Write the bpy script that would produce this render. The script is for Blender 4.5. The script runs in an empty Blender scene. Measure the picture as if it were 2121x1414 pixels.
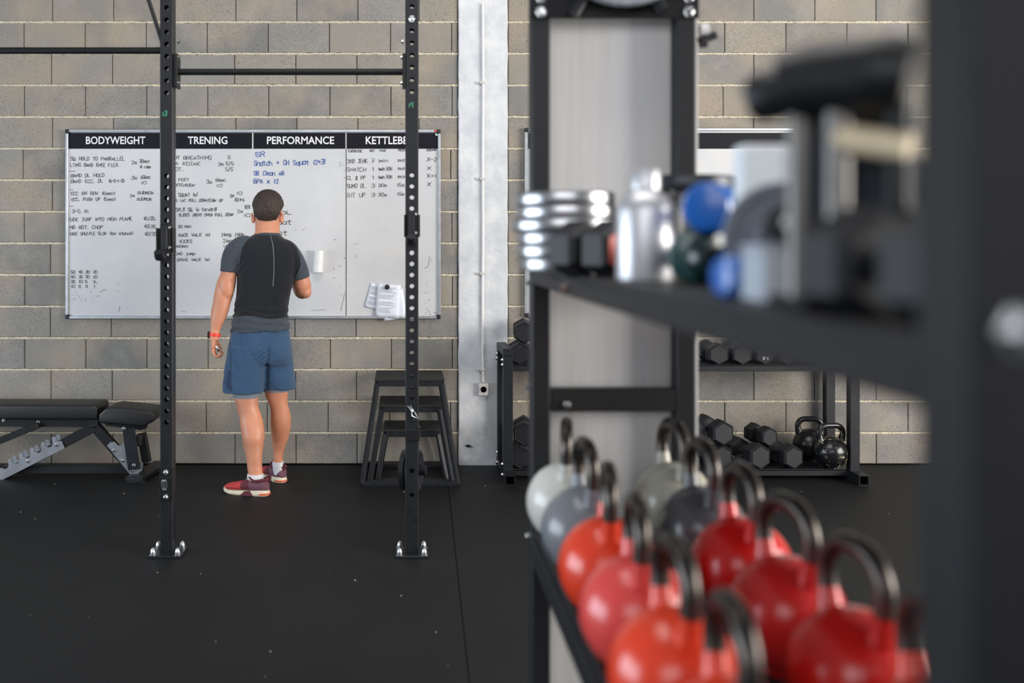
import bpy, bmesh, math, random
from mathutils import Vector, Matrix, Quaternion, noise
random.seed(7)
S = bpy.context.scene
C = S.collection
PI = math.pi
R = math.radians

# ------------------------------------------------------------------ camera, light, exposure
EYE, FPX, VX, VY = 1.48, 2062.0, 830.0, 500.0
cam_d = bpy.data.cameras.new('camera')
cam = bpy.data.objects.new('camera', cam_d); C.objects.link(cam)
cam.location = (0, 0, EYE); cam.rotation_euler = (PI/2, 0, 0)
cam_d.sensor_width = 36.0; cam_d.lens = 36.0*FPX/2121.0
cam_d.shift_x = (1060.5-VX)/2121.0
cam_d.shift_y = (VY-707.0)/2121.0
cam_d.clip_start = 0.02; cam_d.clip_end = 100
cam_d.dof.use_dof = True; cam_d.dof.focus_distance = 6.2; cam_d.dof.aperture_fstop = 1.45
S.camera = cam
S.view_settings.view_transform = 'Standard'; S.view_settings.look = 'None'
S.view_settings.gamma = 1.0; S.view_settings.use_curve_mapping = False
S.view_settings.exposure = 0.0
w = bpy.data.worlds.new('world'); S.world = w; w.use_nodes = True
w.node_tree.nodes['Background'].inputs[0].default_value = (0.80, 0.85, 0.95, 1)
w.node_tree.nodes['Background'].inputs[1].default_value = 0.22

def area(name, loc, target, sx, sy, power, col):
    l = bpy.data.lights.new(name, 'AREA'); l.shape = 'RECTANGLE'; l.size = sx; l.size_y = sy
    l.energy = power; l.color = col
    o = bpy.data.objects.new(name, l); C.objects.link(o); o.location = loc
    d = Vector(target)-Vector(loc)
    o.rotation_euler = d.to_track_quat('-Z', 'Y').to_euler()
    return o
area('daylight_right_door', (7.2, 1.2, 2.1), (0.2, 5.6, 1.0), 4.6, 3.2, 800, (1.0, 0.96, 0.91))
area('daylight_left_door', (-5.4, 2.6, 1.3), (0.4, 2.6, 1.0), 4.6, 2.3, 260, (0.78, 0.89, 1.0))
area('windows_behind', (-0.6, -3.2, 3.0), (0.4, 5.0, 1.2), 5.0, 2.2, 120, (0.97, 0.98, 1.0))
area('skylight', (0.3, 2.6, 5.2), (0.3, 4.6, 0), 3.0, 3.0, 120, (1.0, 0.97, 0.93))

def W(px, py, Y):
    return Vector(((px-VX)/FPX*Y, Y, EYE-(py-VY)/FPX*Y))

# ------------------------------------------------------------------ materials
def srgb(r, g, b):
    def f(c):
        c /= 255.0
        return c/12.92 if c <= 0.04045 else ((c+0.055)/1.055)**2.4
    return (f(r), f(g), f(b), 1)
class NT:
    def __init__(s, name):
        s.m = bpy.data.materials.new(name); s.m.use_nodes = True
        s.t = s.m.node_tree; s.b = s.t.nodes['Principled BSDF']
    def n(s, typ, **kw):
        x = s.t.nodes.new(typ)
        for k, v in kw.items():
            if k in x.inputs.keys() if isinstance(k, str) else False: x.inputs[k].default_value = v
            else: setattr(x, k, v)
        return x
    def l(s, a, b): s.t.links.new(a, b)
    def mix(s, fac, a, b, mode='MIX'):
        x = s.t.nodes.new('ShaderNodeMix'); x.data_type = 'RGBA'; x.blend_type = mode
        for i, v in ((0, fac), (6, a), (7, b)):
            if isinstance(v, bpy.types.NodeSocket): s.l(v, x.inputs[i])
            else: x.inputs[i].default_value = v
        return x.outputs[2]
    def math(s, op, a, b=0.0, clamp=False):
        x = s.t.nodes.new('ShaderNodeMath'); x.operation = op; x.use_clamp = clamp
        for i, v in ((0, a), (1, b)):
            if isinstance(v, bpy.types.NodeSocket): s.l(v, x.inputs[i])
            else: x.inputs[i].default_value = v
        return x.outputs[0]
    def noise(s, scale, detail=3, rough=0.5, vec=None):
        x = s.t.nodes.new('ShaderNodeTexNoise'); x.inputs['Scale'].default_value = scale
        x.inputs['Detail'].default_value = detail; x.inputs['Roughness'].default_value = rough
        s.l(vec if vec else s.obj(), x.inputs['Vector'])
        return x.outputs['Fac']
    def obj(s):
        if not hasattr(s, '_o'): s._o = s.t.nodes.new('ShaderNodeTexCoord').outputs['Object']
        return s._o
    def ramp(s, fac, p0, p1, c0=(0, 0, 0, 1), c1=(1, 1, 1, 1)):
        x = s.t.nodes.new('ShaderNodeValToRGB'); s.l(fac, x.inputs[0])
        e = x.color_ramp.elements; e[0].position = p0; e[1].position = p1; e[0].color = c0; e[1].color = c1
        return x.outputs[0]
    def bump(s, h, strength=0.3, dist=0.01):
        x = s.t.nodes.new('ShaderNodeBump'); x.inputs['Strength'].default_value = strength
        x.inputs['Distance'].default_value = dist; s.l(h, x.inputs['Height']); s.l(x.outputs[0], s.b.inputs['Normal'])
    def set(s, **kw):
        for k, v in kw.items():
            i = s.b.inputs[k.replace('_', ' ')]
            if isinstance(v, bpy.types.NodeSocket): s.l(v, i)
            else: i.default_value = v

def mat(name, col, rough=0.5, metal=0.0, var=0.15, scale=40, bump=0.0, bscale=200, spec=0.5, coat=0.0):
    t = NT(name)
    f = t.noise(scale, 4)
    dark = tuple(c*(1-var) for c in col[:3])+(1,); lite = tuple(min(1, c*(1+var)) for c in col[:3])+(1,)
    t.set(Base_Color=t.mix(t.ramp(f, 0.3, 0.7), dark, lite), Roughness=rough, Metallic=metal)
    t.b.inputs['Specular IOR Level'].default_value = spec
    t.b.inputs['Coat Weight'].default_value = coat
    if bump: t.bump(t.noise(bscale, 2), bump, 0.002)
    return t.m

def block_material():
    t = NT('concrete_block')
    oi = t.t.nodes.new('ShaderNodeObjectInfo')
    geo = t.t.nodes.new('ShaderNodeNewGeometry').outputs['Position']
    rnd = oi.outputs['Random']
    base = t.ramp(rnd, 0.0, 1.0)
    r = t.t.nodes.new('ShaderNodeValToRGB'); t.l(rnd, r.inputs[0])
    e = r.color_ramp.elements
    e[0].position = 0.0; e[0].color = srgb(122, 121, 119); e[1].position = 1.0; e[1].color = srgb(152, 146, 136)
    for p, c in ((0.25, (146, 143, 138)), (0.5, (128, 127, 124)), (0.75, (148, 144, 136))):
        x = e.new(p); x.color = srgb(*c)
    blot = t.ramp(t.noise(2.6, 3, 0.55, geo), 0.42, 0.68)
    c = t.mix(blot, r.outputs[0], srgb(163, 152, 137))
    pale = t.ramp(t.noise(4.3, 3, 0.6, geo), 0.50, 0.75)
    c = t.mix(t.math('MULTIPLY', pale, 0.45), c, srgb(168, 164, 158))
    fine = t.noise(170, 3, 0.7, geo)
    c = t.mix(t.ramp(fine, 0.30, 0.62), t.mix(1.0, c, (0.66, 0.65, 0.65, 1), 'MULTIPLY'), c)
    pit = t.ramp(t.noise(150, 2, 0.5, geo), 0.27, 0.36)
    c = t.mix(pit, t.mix(1.0, c, (0.35, 0.33, 0.32, 1), 'MULTIPLY'), c)
    t.set(Base_Color=c, Roughness=0.95); t.b.inputs['Specular IOR Level'].default_value = 0.2
    t.bump(t.math('ADD', t.math('MULTIPLY', fine, 0.6), pit), 0.5, 0.003)
    return t.m
M = {}
M['block'] = block_material()
M['mortar'] = mat('mortar', srgb(204, 194, 172), 0.95, var=0.3, scale=140, bump=0.8, bscale=260, spec=0.1)
M['joint_dark'] = mat('dark_joint_backing', srgb(40, 38, 36), 0.95, spec=0.1)  # dark mortar backing behind the block joints, also the slab below the mats
def column_material():
    t = NT('painted_column')
    geo = t.obj()
    d = t.noise(7, 6, 0.6); g = t.noise(36, 4, 0.6)
    c = t.mix(t.ramp(d, 0.35, 0.7), srgb(190, 193, 198), srgb(216, 217, 218))
    mp = t.t.nodes.new('ShaderNodeSeparateXYZ'); t.l(geo, mp.inputs[0])
    low = t.math('SUBTRACT', 1.0, t.ramp(mp.outputs['Z'], 0.25, 0.62))
    c = t.mix(t.math('MULTIPLY', low, t.ramp(t.noise(13, 5, 0.7), 0.35, 0.8)), c, srgb(172, 174, 178))
    t.set(Base_Color=c, Roughness=0.45)
    t.bump(t.math('ADD', d, t.math('MULTIPLY', g, 0.5)), 0.5, 0.012)
    return t.m
M['column'] = column_material()
def floor_material():
    t = NT('rubber_floor')
    v = t.noise(900, 2, 0.6); big = t.noise(1.7, 5, 0.6); mid = t.noise(260, 2, 0.5)
    c = t.mix(t.ramp(big, 0.3, 0.7), srgb(20, 21, 23), srgb(27, 28, 29))
    c = t.mix(t.ramp(mid, 0.60, 0.72), c, srgb(46, 48, 50))
    t.set(Base_Color=c, Roughness=t.math('ADD', t.math('MULTIPLY', big, 0.12), 0.48))
    t.b.inputs['Specular IOR Level'].default_value = 0.20
    t.bump(t.math('ADD', v, mid), 0.5, 0.002)
    return t.m
M['floor'] = floor_material()
M['steel'] = mat('black_powder_coat', srgb(27, 29, 33), 0.40, var=0.2, scale=25, bump=0.15, bscale=600, spec=0.3)
M['steel_dark'] = mat('black_matte_steel', srgb(18, 19, 21), 0.5, var=0.2, scale=25, spec=0.3)
M['rack'] = mat('rack_powder_coat', srgb(23, 24, 27), 0.5, var=0.12, scale=20, bump=0.1, bscale=500, spec=0.4)
M['chrome'] = mat('zinc_bolt', srgb(190, 192, 194), 0.25, 1.0, var=0.1)
M['chrome_bright'] = mat('polished_chrome', srgb(186, 187, 190), 0.30, 1.0, var=0.06)
M['alu'] = mat('aluminium_frame', srgb(186, 190, 194), 0.38, 0.85, var=0.12, scale=18)
M['black_plastic'] = mat('black_plastic', srgb(24, 24, 26), 0.4, var=0.1)
M['rubber'] = mat('black_rubber', srgb(31, 32, 36), 0.45, var=0.15, scale=30, bump=0.2, bscale=300, spec=0.28)
def board_material():
    t = NT('whiteboard_enamel')
    d = t.noise(2.2, 5, 0.6)
    c = t.mix(t.ramp(d, 0.35, 0.7), srgb(191, 192, 195), srgb(202, 202, 202))
    t.set(Base_Color=c, Roughness=0.42); t.b.inputs['Specular IOR Level'].default_value = 0.3
    return t.m
M['board'] = board_material()
M['header'] = mat('black_header_film', srgb(22, 23, 30), 0.5, var=0.05, spec=0.15)
M['white_ink'] = mat('white_lettering', srgb(225, 225, 228), 0.5, var=0.02)
M['ink'] = mat('black_marker', srgb(34, 33, 40), 0.6, var=0.1)
M['ink_blue'] = mat('blue_marker', srgb(4, 74, 158), 0.6, var=0.1)
M['ink_green'] = mat('green_paint_marker', srgb(60, 150, 115), 0.6, var=0.1)
M['ink_faint'] = mat('faint_print', srgb(150, 155, 168), 0.7, var=0.1)
M['paper'] = mat('paper', srgb(226, 230, 240), 0.8, var=0.03)
M['white_plastic'] = mat('white_plastic', srgb(222, 222, 222), 0.4, var=0.04)
M['red_sticker'] = mat('red_sticker', srgb(190, 50, 50), 0.5)
M['pale_sticker'] = mat('pale_sticker', srgb(190, 205, 200), 0.5)
M['socket'] = mat('socket_plastic', srgb(196, 194, 188), 0.45, var=0.05)
M['panel'] = None
def panel_material():
    t = NT('brushed_panel')
    mp = t.t.nodes.new('ShaderNodeMapping'); t.l(t.obj(), mp.inputs[0]); mp.inputs['Scale'].default_value = (1, 1, 0.03)
    a = t.noise(9, 3, 0.5, mp.outputs[0]); b = t.noise(70, 3, 0.6, mp.outputs[0])
    c = t.mix(t.ramp(a, 0.35, 0.65), srgb(206, 204, 200), srgb(224, 222, 224))
    c = t.mix(t.math('MULTIPLY', t.ramp(b, 0.4, 0.75), 0.4), c, srgb(236, 233, 228))
    t.set(Base_Color=c, Roughness=0.6)
    return t.m
M['panel'] = panel_material()
M['skin'] = mat('skin', srgb(198, 134, 104), 0.48, var=0.12, scale=9, bump=0.15, bscale=120)
M['hair'] = mat('brown_hair', srgb(54, 41, 34), 0.72, var=0.5, scale=70, bump=0.9, bscale=160)
M['sock'] = mat('white_sock', srgb(222, 222, 226), 0.9, var=0.05, bump=0.4, bscale=400)
M['liner'] = mat('grey_liner', srgb(120, 126, 134), 0.9, var=0.1)
M['sole'] = mat('cream_sole', srgb(214, 202, 178), 0.6, var=0.06)
M['sole_orange'] = mat('orange_sole', srgb(200, 90, 55), 0.6, var=0.06)
M['shoe_red'] = mat('red_mesh', srgb(178, 54, 56), 0.8, var=0.12, scale=300, bump=0.5, bscale=500)
M['shoe_maroon'] = mat('maroon_mesh', srgb(92, 34, 44), 0.8, var=0.12, scale=300, bump=0.5, bscale=500)
M['shoe_purple'] = mat('purple_mesh', srgb(104, 66, 80), 0.8, var=0.12, scale=300, bump=0.5, bscale=500)
M['watch_red'] = mat('red_strap', srgb(226, 60, 36), 0.5, var=0.05)
def cloth(name, col, fine=500, fold=0.5):
    t = NT(name)
    f = t.noise(fine, 2, 0.6); g = t.noise(14, 3, 0.5)
    c = t.mix(t.ramp(f, 0.3, 0.7), tuple(x*0.82 for x in col[:3])+(1,), tuple(min(1, x*1.15) for x in col[:3])+(1,))
    t.set(Base_Color=c, Roughness=0.9); t.b.inputs['Specular IOR Level'].default_value = 0.2
    t.b.inputs['Sheen Weight'].default_value = 0.15
    t.bump(t.math('ADD', t.math('MULTIPLY', f, 0.15), g), fold, 0.01)
    return t.m
M['shorts'] = cloth('blue_shorts_fabric', srgb(55, 80, 108), 600, 0.55)
def shirt_material():
    t = NT('raglan_shirt_fabric')
    a = t.t.nodes.new('ShaderNodeAttribute'); a.attribute_name = 'zone'
    f = t.noise(420, 3, 0.7); g = t.noise(13, 3, 0.5)
    dark = t.mix(f, srgb(24, 26, 30), srgb(34, 36, 41)); grey = t.mix(t.ramp(f, 0.3, 0.7), srgb(48, 53, 60), srgb(76, 83, 91))
    k = t.math('GREATER_THAN', a.outputs['Fac'], 0.0)
    t.set(Base_Color=t.mix(k, dark, grey), Roughness=0.9); t.b.inputs['Specular IOR Level'].default_value = 0.2
    t.b.inputs['Sheen Weight'].default_value = 0.15
    t.bump(t.math('ADD', t.math('MULTIPLY', f, 0.1), g), 0.45, 0.01)
    return t.m
M['shirt'] = shirt_material()
M['lining'] = mat('navy_lining', srgb(38, 54, 80), 0.9, var=0.1)
M['reflect'] = mat('reflective_print', srgb(150, 154, 160), 0.4, var=0.1)
def kb_paint(name, col, dirt=0.42):
    t = NT(name)
    n = t.noise(9, 5, 0.65); f = t.noise(60, 4, 0.6)
    c = t.mix(t.ramp(f, 0.3, 0.7), tuple(x*0.92 for x in col[:3])+(1,), col)
    c = t.mix(t.math('MULTIPLY', t.ramp(n, 0.57, 0.66), dirt), c, srgb(48, 42, 40))
    t.set(Base_Color=c, Roughness=0.28); t.b.inputs['Coat Weight'].default_value = 0.25
    t.bump(f, 0.12, 0.002)
    return t.m
M['kb_white'] = kb_paint('white_kettlebell_paint', srgb(214, 212, 204), 0.5)
M['kb_cream'] = kb_paint('cream_kettlebell_paint', srgb(176, 173, 158), 0.5)
M['kb_grey'] = kb_paint('grey_kettlebell_paint', srgb(122, 126, 132))
M['kb_dark'] = kb_paint('dark_grey_kettlebell_paint', srgb(80, 81, 86))
M['kb_orange'] = kb_paint('orange_kettlebell_paint', srgb(232, 66, 36))
M['kb_pink'] = kb_paint('coral_kettlebell_paint', srgb(228, 78, 74))
M['kb_red'] = kb_paint('red_kettlebell_paint', srgb(206, 28, 24))
M['kb_crimson'] = kb_paint('crimson_kettlebell_paint', srgb(204, 40, 38))
M['kb_deep'] = kb_paint('deep_red_kettlebell_paint', srgb(198, 32, 26))
M['grip'] = mat('worn_black_grip', srgb(78, 73, 69), 0.30, 0.85, var=0.4, scale=18, bump=0.2, bscale=90)
def chipped():
    t = NT('chipped_black_paint')
    n = t.noise(38, 6, 0.75); n2 = t.noise(11, 3, 0.6)
    k = t.math('MULTIPLY', t.ramp(n, 0.55, 0.59), t.ramp(n2, 0.48, 0.58))
    y = t.mix(t.ramp(t.noise(40, 2), 0.4, 0.6), srgb(150, 132, 62), srgb(172, 166, 150))
    t.set(Base_Color=t.mix(k, srgb(22, 22, 24), y), Roughness=t.math('ADD', t.math('MULTIPLY', k, 0.5), 0.22))
    t.bump(t.math('SUBTRACT', 1.0, k), 0.3, 0.003)
    return t.m
M['chipped'] = chipped()
M['black_gloss'] = mat('black_enamel', srgb(26, 26, 28), 0.28, var=0.2, scale=20, bump=0.1, bscale=80)
M['plate_dark'] = mat('dark_cast_plate', srgb(60, 62, 66), 0.38, 0.7, var=0.2)
M['bottle'] = mat('satin_steel_bottle', srgb(206, 206, 210), 0.38, 0.65, var=0.04)
M['green'] = mat('green_vinyl', srgb(10, 62, 62), 0.3, var=0.1, coat=0.4)
M['green_dark'] = mat('dark_green_vinyl', srgb(7, 34, 34), 0.3, var=0.1, coat=0.4)
M['blue'] = mat('blue_vinyl', srgb(0, 94, 184), 0.3, var=0.08, coat=0.4)
M['yellow'] = mat('yellow_vinyl', srgb(214, 184, 20), 0.35, var=0.08)
M['red_rubber'] = mat('red_rubber', srgb(176, 62, 48), 0.5, var=0.08)
M['grey_iron'] = mat('grey_hammertone', srgb(138, 142, 150), 0.45, 0.3, var=0.15)
M['carton'] = mat('pale_carton', srgb(232, 238, 244), 0.7, var=0.04)
M['carton_grey'] = mat('grey_carton', srgb(176, 184, 194), 0.7, var=0.05)
M['leg_metal'] = mat('dull_grey_tube', srgb(112, 109, 106), 0.4, 0.7, var=0.1)
M['foam'] = mat('black_foam_grip', srgb(17, 19, 22), 0.42, var=0.15, spec=0.45)
M['slate'] = mat('slate_steel_plate', srgb(40, 46, 53), 0.5, 0.2, var=0.25, scale=12, spec=0.3)
M['leather'] = mat('black_vinyl_pad', srgb(19, 19, 21), 0.42, var=0.12, scale=50, bump=0.25, bscale=350)
M['laser'] = mat('brushed_steel_plate', srgb(150, 152, 158), 0.42, 0.8, var=0.15, scale=14)
M['platform'] = mat('grip_tape_top', srgb(28, 28, 28), 0.85, var=0.25, scale=200, bump=0.5, bscale=400)
M['tube_highlight'] = mat('cream_tube_highlight', srgb(214, 196, 164), 0.5, var=0.1)  # cream colour paints in the highlight of a chrome cross tube

# ------------------------------------------------------------------ mesh helpers
class MB:
    def __init__(s): s.v = []; s.f = []
    def add(s, vs, fs):
        o = len(s.v); s.v += [Vector(p) for p in vs]; s.f += [tuple(i+o for i in f) for f in fs]; return s
    def box(s, c, d, rot=None, ch=0.0):
        c = Vector(c); hx, hy, hz = d[0]/2, d[1]/2, d[2]/2
        bm = bmesh.new(); bmesh.ops.create_cube(bm, size=1.0)
        for v in bm.verts: v.co = Vector((v.co.x*d[0], v.co.y*d[1], v.co.z*d[2]))
        if ch > 0: bmesh.ops.bevel(bm, geom=bm.edges[:], offset=ch, segments=2 if ch > 0.004 else 1, affect='EDGES', profile=0.5)
        bm.verts.index_update()
        m = Matrix.Identity(3)
        if rot is not None: m = rot
        s.add([c+m@v.co for v in bm.verts], [[v.index for v in f.verts] for f in bm.faces]); bm.free(); return s
    def bar(s, a, b, wd, hd, up=(0, 0, 1), ch=0.002):
        a = Vector(a); b = Vector(b); d = (b-a); L = d.length; x = d.normalized(); u = Vector(up)
        y = u.cross(x)
        if y.length < 1e-4: y = Vector((0, 1, 0)).cross(x)
        y.normalize(); z = x.cross(y)
        return s.box((a+b)/2, (L, wd, hd), Matrix((x, y, z)).transposed(), ch)
    def rings(s, rs, cap=True, closed=False):
        n = len(rs[0]); o = len(s.v)
        for r in rs: s.v += [Vector(p) for p in r]
        m = len(rs)
        for i in range(m if closed else m-1):
            a = o+i*n; b = o+((i+1) % m)*n
            for k in range(n):
                s.f.append((a+k, a+(k+1) % n, b+(k+1) % n, b+k))
        if cap and not closed:
            s.f.append(tuple(o+k for k in reversed(range(n)))); s.f.append(tuple(o+(m-1)*n+k for k in range(n)))
        return s
    def sweep(s, pts, rad, n=12, closed=False, flat=1.0, up=(0, 0, 1)):
        pts = [Vector(p) for p in pts]; m = len(pts)
        rad = rad if isinstance(rad, (list, tuple)) else [rad]*m
        rs = []; pu = None
        for i in range(m):
            if closed: t = pts[(i+1) % m]-pts[i-1]
            else: t = pts[min(i+1, m-1)]-pts[max(i-1, 0)]
            t.normalize()
            if pu is None:
                u = Vector(up)-t*t.dot(Vector(up))
                if u.length < 1e-3: u = Vector((1, 0, 0))-t*t.x
            else: u = pu-t*t.dot(pu)
            u.normalize(); pu = u; q = t.cross(u)
            rs.append([pts[i]+(u*math.cos(a)*flat+q*math.sin(a))*rad[i] for a in (2*PI*k/n for k in range(n))])
        return s.rings(rs, True, closed)
    def cyl(s, a, b, r, n=16, r2=None):
        return s.sweep([a, b], [r, r if r2 is None else r2], n, up=(0.31, 0.2, 0.93))
    def lathe(s, prof, c=(0, 0, 0), n=32, axis='Z', cap=True):
        c = Vector(c); rs = []
        for r, h in prof:
            ring = []
            for k in range(n):
                a = 2*PI*k/n; x, y = r*math.cos(a), r*math.sin(a)
                p = (x, y, h) if axis == 'Z' else ((x, h, -y) if axis == 'Y' else (h, x, y))
                if axis == 'Y': p = (x, h, y)
                ring.append(c+Vector(p))
            rs.append(ring)
        return s.rings(rs, cap)
    def prism(s, poly, y0, y1):
        """poly of (x,z); extruded along Y"""
        n = len(poly); a = [(x, y0, z) for x, z in poly]; b = [(x, y1, z) for x, z in poly]
        return s.add(a+b, [tuple(range(n)), tuple(reversed(range(n, 2*n)))]+[(k, k+n, (k+1) % n+n, (k+1) % n) for k in range(n)])
    def mesh(s, name, smooth=False):
        me = bpy.data.meshes.new(name); me.from_pydata([tuple(v) for v in s.v], [], s.f); me.validate()
        bm = bmesh.new(); bm.from_mesh(me); bmesh.ops.recalc_face_normals(bm, faces=bm.faces[:]); bm.to_mesh(me); bm.free()
        if smooth:
            me.polygons.foreach_set('use_smooth', [True]*len(me.polygons))
            me.set_sharp_from_angle(angle=R(smooth if smooth is not True else 42))
        me.update(); return me
    def build(s, name, m, parent=None, smooth=False):
        return link(name, s.mesh(name, smooth), m, parent)
def link(name, me, m, parent=None):
    o = bpy.data.objects.new(name, me); C.objects.link(o)
    if m is not None and not me.materials: me.materials.append(m)
    if parent is not None:
        o.parent = parent; o.matrix_parent_inverse = parent.matrix_basis.inverted()
    return o
def tag(o, label=None, cat=None, group=None, kind=None):
    if label: o['label'] = label
    if cat: o['category'] = cat
    if group: o['group'] = group
    if kind: o['kind'] = kind
    return o
def thing(name, loc, label, cat, group=None, rz=0.0):
    o = bpy.data.objects.new(name, None); C.objects.link(o); o.location = loc; o.rotation_euler = (0, 0, rz)
    o.empty_display_size = 0.05
    return tag(o, label, cat, group)
def part(b, name, m, parent, smooth=False):
    """part given in the parent's own coordinates"""
    o = link(name, b.mesh(name, smooth) if isinstance(b, MB) else b, m); o.parent = parent; return o
def dup(root, loc, rz=None, label=None, group=None, scale=None):
    r = root.copy(); C.objects.link(r); r.location = loc
    if rz is not None: r.rotation_euler = (0, 0, rz) if not isinstance(rz, (tuple, list)) else rz
    if label: r['label'] = label
    if group: r['group'] = group
    if scale: r.scale = (scale,)*3
    for ch in list(root.children):
        c = ch.copy(); C.objects.link(c); c.parent = r
        for g in ch.children:
            d = g.copy(); C.objects.link(d); d.parent = c
    return r
def arc(cx, cz, r, a0, a1, n):
    return [(cx+r*math.cos(R(a0+(a1-a0)*k/n)), cz+r*math.sin(R(a0+(a1-a0)*k/n))) for k in range(n+1)]

# ------------------------------------------------------------------ lettering
GL = {'A':'022842 1434','B':'020838473505 3544433202','C':'4738180703123243','D':'02082846442202','E':'48080242 0535','F':'480802 0535',
'G':'47381807031232434525','H':'0802 4842 0545','I':'2822','J':'1848 3833221203','K':'0802 480542','L':'080242','M':'0208244842','N':'02084248',
'O':'180703123243473818','P':'02083847463505','Q':'180703123243473818 2441','R':'02083847463505 2542','S':'473818070615354443321203','T':'0848 2822',
'U':'080312324348','V':'082248','W':'0812253248','X':'0842 4802','Y':'082548 2522','Z':'08480242','0':'180703123243473818','1':'162822',
'2':'07183847460242','3':'07183847463515 354443321203','4':'380444 3632','5':'4808080505354443321203','6':'380503123243443504','7':'084812 1535',
'8':'18070644433212030446473818','9':'463515060718384742','+':'2723 0545','-':'0545','/':'1138','(':'38262432','|':'2822',')':'18262412','.':'2223',
',':'2311','&':'4217083837041222 2244',':':'2223 2526','x':'0642 4602','a':'4536160503123243 4642','b':'0802 0516364543321203','c':'4536160503123243',
'd':'4842 4536160503123243','e':'044445361605031242','f':'48382722 1636','g':'4536160503123243 4641301000','h':'0802 0516364542','i':'2622 2728',
'j':'26211000 2728','k':'0802 460442','l':'2822','m':'0602 05162522 25364542','n':'0602 0516364542','o':'160503123243453616','p':'0600 0516364543321203',
'q':'4536160503123243 4640','r':'0602 05162636','s':'45361605143443321203','t':'28233242 0646','u':'0603123243 4642','w':'0612243246','y':'0623 4610'}
def chaikin(p):
    if len(p) < 3: return p
    o = [p[0]]
    for a, b in zip(p, p[1:]): o += [a*0.75+b*0.25, a*0.25+b*0.75]
    return o+[p[-1]]
def ribbon(mb, pts, wd, y):
    n = len(pts); L = []; Rr = []
    for i in range(n):
        t = (pts[min(i+1, n-1)]-pts[max(i-1, 0)])
        if t.length < 1e-7: t = Vector((1, 0))
        t.normalize(); q = Vector((-t.y, t.x))*wd/2; p = pts[i]
        if i == 0: p = p-t*wd*0.4
        if i == n-1: p = p+t*wd*0.4
        L.append((p.x+q.x, y, p.y+q.y)); Rr.append((p.x-q.x, y, p.y-q.y))
    mb.add(L+Rr, [(i, i+1, n+i+1, n+i) for i in range(n-1)])
def hand(mb, text, px0, px1, base, cap, Y, wd=0.0028, jit=0.5):
    """handwriting between two heads of a line on the plane at depth Y; sizes in metres via the plane's own scale"""
    adv = []
    for ch in text:
        adv.append(0.6 if ch in 'I1il.,:|()j' else (1.25 if ch == ' ' else 1.0))
    tot = sum(adv)-0.22
    k = Y/FPX; x0 = (px0-VX)*k; wd_t = (px1-px0)*k; z0 = EYE-(base-VY)*k; ch_h = cap*k*0.84
    u = wd_t/tot; x = x0; rr = random.Random(text+str(px0)+str(base))
    tilt = rr.uniform(-0.006, 0.02)
    for ch, a in zip(text, adv):
        if ch != ' ':
            gw = u*a*0.80; sl = rr.uniform(-0.1, 0.16); dz = rr.uniform(-1, 1)*jit*0.1*ch_h; hh = ch_h*rr.uniform(0.9, 1.1)
            for st in GL.get(ch, '').split():
                pts = []
                narrow = ch in 'I1il.,:|()j'
                for i in range(0, len(st), 2):
                    gx = int(st[i])/4.0; gy = (int(st[i+1])-2)/6.0
                    if narrow: gx = 0.5+(gx-0.5)*(1.7 if ch in '()' else 0.8)
                    pts.append(Vector((x+gx*gw+gy*hh*sl+rr.uniform(-1, 1)*0.03*ch_h, z0+dz+gy*hh+tilt*(x-x0)+rr.uniform(-1, 1)*0.035*ch_h)))
                ribbon(mb, chaikin(pts), wd, Y)
        x += u*a
def print_text(text, px0, px1, top, base, Y, name, m, parent, bold=0.016):
    cu = bpy.data.curves.new(name, 'FONT'); cu.body = text; cu.offset = bold; cu.size = 1.0; cu.resolution_u = 3
    o = bpy.data.objects.new(name, cu); C.objects.link(o)
    dg = bpy.context.evaluated_depsgraph_get(); me = bpy.data.meshes.new_from_object(o.evaluated_get(dg))
    bpy.data.objects.remove(o); bpy.data.curves.remove(cu)
    xs = [v.co.x for v in me.vertices]; ys = [v.co.y for v in me.vertices]
    x0, x1, y0, y1 = min(xs), max(xs), min(ys), max(ys); k = Y/FPX
    for v in me.vertices:
        X = (px0+(px1-px0)*(v.co.x-x0)/(x1-x0)-VX)*k; Z = EYE-(base+(top-base)*(v.co.y-y0)/(y1-y0)-VY)*k
        v.co = (X, Y, Z)
    me.materials.clear(); me.materials.append(m)
    return link(name, me, None, parent)

def remesh(mb, voxel, smooth_it=3, disp=None):
    me = bpy.data.meshes.new('tmp'); me.from_pydata([tuple(v) for v in mb.v], [], mb.f)
    bm = bmesh.new(); bm.from_mesh(me); bmesh.ops.recalc_face_normals(bm, faces=bm.faces[:]); bm.to_mesh(me); bm.free()
    o = bpy.data.objects.new('tmp', me); C.objects.link(o)
    md = o.modifiers.new('r', 'REMESH'); md.mode = 'VOXEL'; md.voxel_size = voxel
    dg = bpy.context.evaluated_depsgraph_get(); out = bpy.data.meshes.new_from_object(o.evaluated_get(dg))
    bpy.data.objects.remove(o); bpy.data.meshes.remove(me)
    bm = bmesh.new(); bm.from_mesh(out)
    for _ in range(smooth_it): bmesh.ops.smooth_vert(bm, verts=bm.verts[:], factor=0.5, use_axis_x=True, use_axis_y=True, use_axis_z=True)
    if disp:
        bm.normal_update()
        mv = [(v, v.normal*disp(v.co)) for v in bm.verts]
        for v, d in mv: v.co += d
    bm.to_mesh(out); bm.free()
    out.polygons.foreach_set('use_smooth', [True]*len(out.polygons)); out.update()
    return out

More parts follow.
